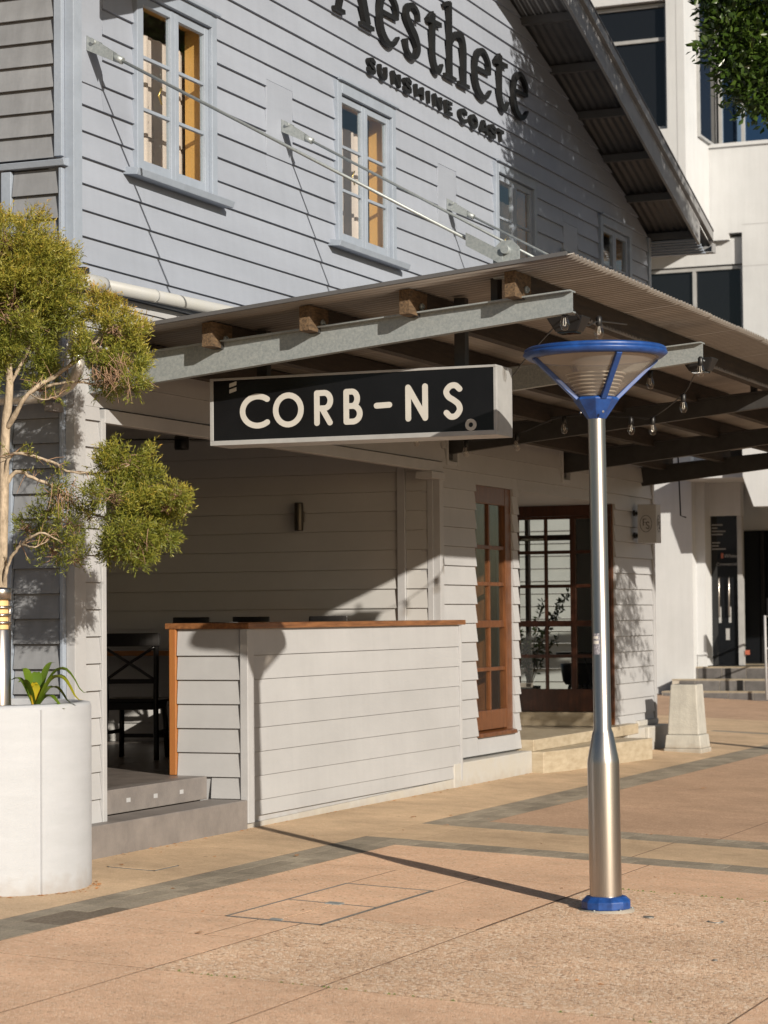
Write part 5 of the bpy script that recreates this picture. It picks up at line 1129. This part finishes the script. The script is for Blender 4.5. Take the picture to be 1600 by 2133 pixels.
for z in (7.62, 6.95): B(-9.126, -3.0, F2 - .0022, F2 - .0005, z, z + .012).build('render_joint', CREAM_TRIM, ob)
# ground floor entry
q = MB(); q.box(-13, -9.69, 36.0, 36.25, 0, 5.0); q.box(-9.74, -9.55, 36.25, 36.70, .56, 5.0); q.box(-9.69, -3, 36.25, F2 + 2, 3.45, 3.6); q.box(-9.689, -3, 35.2, 36.249, 3.45, 3.6); q.box(-9.55, -9.05, 36.55, 36.75, 2.93, 3.449); q.box(-9.95, -9.9, 36.7, 39.0, .5, 3.45); q.box(-9.9, -3, 38.9, 39.0, .5, 3.45); q.box(-9.90, -4, 38.3, 38.89, 2.75, 3.449)
q.build('entry_walls', RENDER_W, ob)
q = MB(); q.prism([(-8.60, 34.9, 3.45), (-8.44, 34.9, 2.99), (-2.5, 34.9, 2.99), (-2.5, 34.9, 4.7), (-8.60, 34.9, 4.7)], (0, .3, 0)); q.build('canopy_fascia', RENDER_W, ob)
for x in (-9.78, -8.0): B(x, x + .012, F2 - .0022, F2 - .0005, 3.2, 8.9).build('render_joint', CREAM_TRIM, ob) if x > -9.1 else B(x, x + .012, FA - .0022, FA - .0005, 7.5, 15).build('render_joint', CREAM_TRIM, ob)
B(-3.0, -2.5, 34.9, 40, -.3, 4.7).build('canopy_pier', RENDER_W, ob)
B(-9.115, -9.04, 36.56, 36.68, .57, 2.929).build('entry_post', ALU, ob)
dg = MB(); dg.box(-9.549, -9.116, 36.62, 36.66, .57, 2.928); ed = dg.build('entry_door', OFFICE_GLASS, ob)
for x in (-9.42, -9.26):
    MB().tube([(x, 36.60, 1.35), (x, 36.57, 1.37), (x, 36.57, 1.95), (x, 36.60, 1.97)], .011, 8).build('door_handle', STEEL, ed)
    B(x - .02, x + .02, 36.612, 36.619, 1.25, 1.50).build('push_plate', ALU, ed)
B(-9.33, -9.27, 36.612, 36.619, .98, 1.16).build('lock_plate', ALU, ed)
def text(s, size, loc, ma, parent, rot=(math.pi / 2, 0, 0)):
    cu = bpy.data.curves.new('lettering', 'FONT'); cu.body = s; cu.size = size; cu.extrude = .001
    o = bpy.data.objects.new('tmp', cu); C.objects.link(o); dg_ = bpy.context.evaluated_depsgraph_get()
    me = bpy.data.meshes.new_from_object(o.evaluated_get(dg_)); bpy.data.objects.remove(o)
    o = bpy.data.objects.new('lettering', me); C.objects.link(o); me.materials.clear(); me.materials.append(ma); o.parent = parent
    o.location = V(loc) - root_loc(parent); o.rotation_euler = rot; return o
text('White', .085, (-9.345, 36.615, 2.27), GREY_INK, ed); text('Commercial', .066, (-9.465, 36.615, 2.15), GREY_INK, ed)
B(-9.39, -9.355, 36.612, 36.619, 2.265, 2.345).build('logo_mark', RED_STICK, ed)
for k, (z, l_) in enumerate(((2.78, .16), (2.73, .08), (2.68, .22), (2.63, .16), (2.5, .12), (2.45, .10), (2.40, .2))):
    q = MB(); x = -9.53
    while x < -9.53 + l_: q.box(x, x + .016, 36.614, 36.619, z, z + .02); x += .022
    q.build('small_print', GREY_INK, ed)
q = MB(); q.box(-9.90, -3, 38.25, 38.28, .57, 2.74); dk = q.build('inner_glazing', OFFICE_GLASS, ob)
for x in (-9.45, -9.12, -8.72): B(x - .025, x + .025, 38.22, 38.249, .57, 2.74).build('mullion', BLACK_METAL, ob)
B(-9.02, -8.95, 36.58, 36.60, .75, .82).build('post_sticker', RED_STICK, ob)
# tiled steps
es = thing('entry_steps', 'three dark tiled steps with pale nosing at the office entrance', 'steps', (-9.2, 35.8, 0))
tproto = None
for k, (xs0, yf, z0, z1) in enumerate(((-10.05, 35.45, -.02, .20), (-9.98, 35.78, .20, .375), (-9.93, 36.12, .375, .56))):
    B(xs0, -3.2, yf, 38.8 if k == 2 else yf + .45, z0, z1 - .001).build('step', GROUT, es)
    B(xs0 - .004, -3.2, yf - .012, yf + .32 if k < 2 else 38.7, z1, z1 + .012).build('nosing', TRAV, es)
    x = xs0 + .02 + (.1 if k % 2 else 0); j = 0
    while x < -7.2:
        wd = .375 if j else .24
        q = B(x, x + wd, yf - .008, yf - .0005, max(z0, .06) + .012, z1 - .012); q.build('riser_tile', TILE_DARK, es); x += wd + .012; j += 1
B(-9.75, -8.0, 36.3, 36.55, .5725, .585).build('door_mat', BLACK_METAL, es)
for x0_, z0_, y_ in ((-9.22, .385, 36.112), (-8.95, .21, 35.772)):
    B(x0_, x0_ + .09, y_ - .006, y_ - .0008, z0_, z0_ + .165).build('nosing_strip', BLACK_METAL, es)
hrail = thing('handrail', 'pale metal handrail post beside the office steps', 'handrail', (-8.05, 35.2, .1))
MB().tube([(-8.36, 35.2, .1), (-8.37, 35.2, 1.36), (-8.25, 35.3, 1.32), (-7.6, 36.0, 1.52)], .02, 10).build('rail', CREAM_TRIM, hrail)
MB().tube([(-8.37, 35.2, .86), (-7.6, 36.0, 1.05)], .014, 8).build('mid_rail', CREAM_TRIM, hrail)
B(-8.36, -7.9, 35.3, 35.34, 1.36, 1.62).build('rail_panel', BLACK_METAL, hrail)
ct = thing('cafe_table', 'small round dark cafe table on thin legs behind the glazed door', 'table', (-7.62, 23.75, .42))
MB().lathe((-7.62, 23.75), [(.001, .985), (.24, .985), (.245, .995), (.24, 1.01), (.001, 1.01)], 28).build('table_top', DARK_WOOD, ct)
for a in (30, 150, 270): MB().tube([(-7.62 + .05 * math.cos(math.radians(a)), 23.75 + .05 * math.sin(math.radians(a)), .985), (-7.62 + .2 * math.cos(math.radians(a)), 23.75 + .2 * math.sin(math.radians(a)), .42)], .010, 6).build('leg', BLACK_METAL, ct)
cb = thing('bucket_chair', 'dark rounded shell chair beside the cafe table behind the door glass', 'chair', (-7.75, 24.1, .42))
MB().lathe((-7.75, 24.1), [(.001, .66), (.13, .66), (.16, .70), (.185, .88), (.18, .885), (.15, .70), (.12, .675)], 20).build('shell', DARK_WOOD, cb)
for a in (45, 135, 225, 315): MB().tube([(-7.75 + .1 * math.cos(math.radians(a)), 24.1 + .1 * math.sin(math.radians(a)), .665), (-7.75 + .17 * math.cos(math.radians(a)), 24.1 + .17 * math.sin(math.radians(a)), .42)], .009, 6).build('leg', BLACK_METAL, cb)
ip = thing('indoor_plant', 'slender leafy indoor plant in a pot behind the left door panes', 'plant', (-8.12, 23.6, .42))
MB().lathe((-8.12, 23.6), [(.001, .42), (.09, .42), (.12, .66), (.11, .66), (.105, .63), (.001, .63)], 20).build('pot', BLACK_METAL, ip)
Ps, Ds = [], []
for k in range(9):
    a = random.uniform(-.9, .9); l_ = random.uniform(.5, 1.05); q0 = V((-8.12, 23.6, .63)); q1 = q0 + V((.18 * math.sin(a) + .04, random.uniform(-.06, .06), l_ * .6)); q2 = q0 + V((.42 * math.sin(a) + .10, random.uniform(-.1, .1), l_))
    st_ = bez([q0, q1, q2], 8); MB().tube(st_, list(np.linspace(.005, .002, len(st_))), 5).build('stem', DARK_BARK, ip)
    for p_ in st_[4:]:
        for _ in range(5): Ps.append(list(p_)); Ds.append([random.gauss(0, 1), random.gauss(0, .6), random.gauss(.3, .8)])
leaf_mesh('foliage', FIG, ip, np.array(Ps), np.array(Ds), np.full(len(Ps), .07), np.full(len(Ps), .012), np.full(len(Ps), .2), .2)
# neighbour's boarded wall seen through the door
fe = thing('boarded_fence', 'white horizontal board wall beyond the shop door glass', 'fence', (-10, 28, 0))
FENCE_P = mat('fence_paint', (.27, .28, .28), .7, var=.08, scale=3)
for k in range(16): board('y', 28.0, -12.5, -8.45, .12 + .155 * k, .275 + .155 * k, .12 + .155 * k, .270 + .155 * k, fe, FENCE_P, tb=.035, tt=.0, name='fence_board')
for x in (-12.3, -10.4, -8.6): B(x - .04, x + .04, 28.031, 28.1, .05, 2.62).build('fence_post', RENDER_W, fe)
B(-12.5, -8.45, 28.0, 28.04, 2.66, 3.3).build('top_panel', RENDER_W, fe)
print('objects', len(bpy.data.objects))
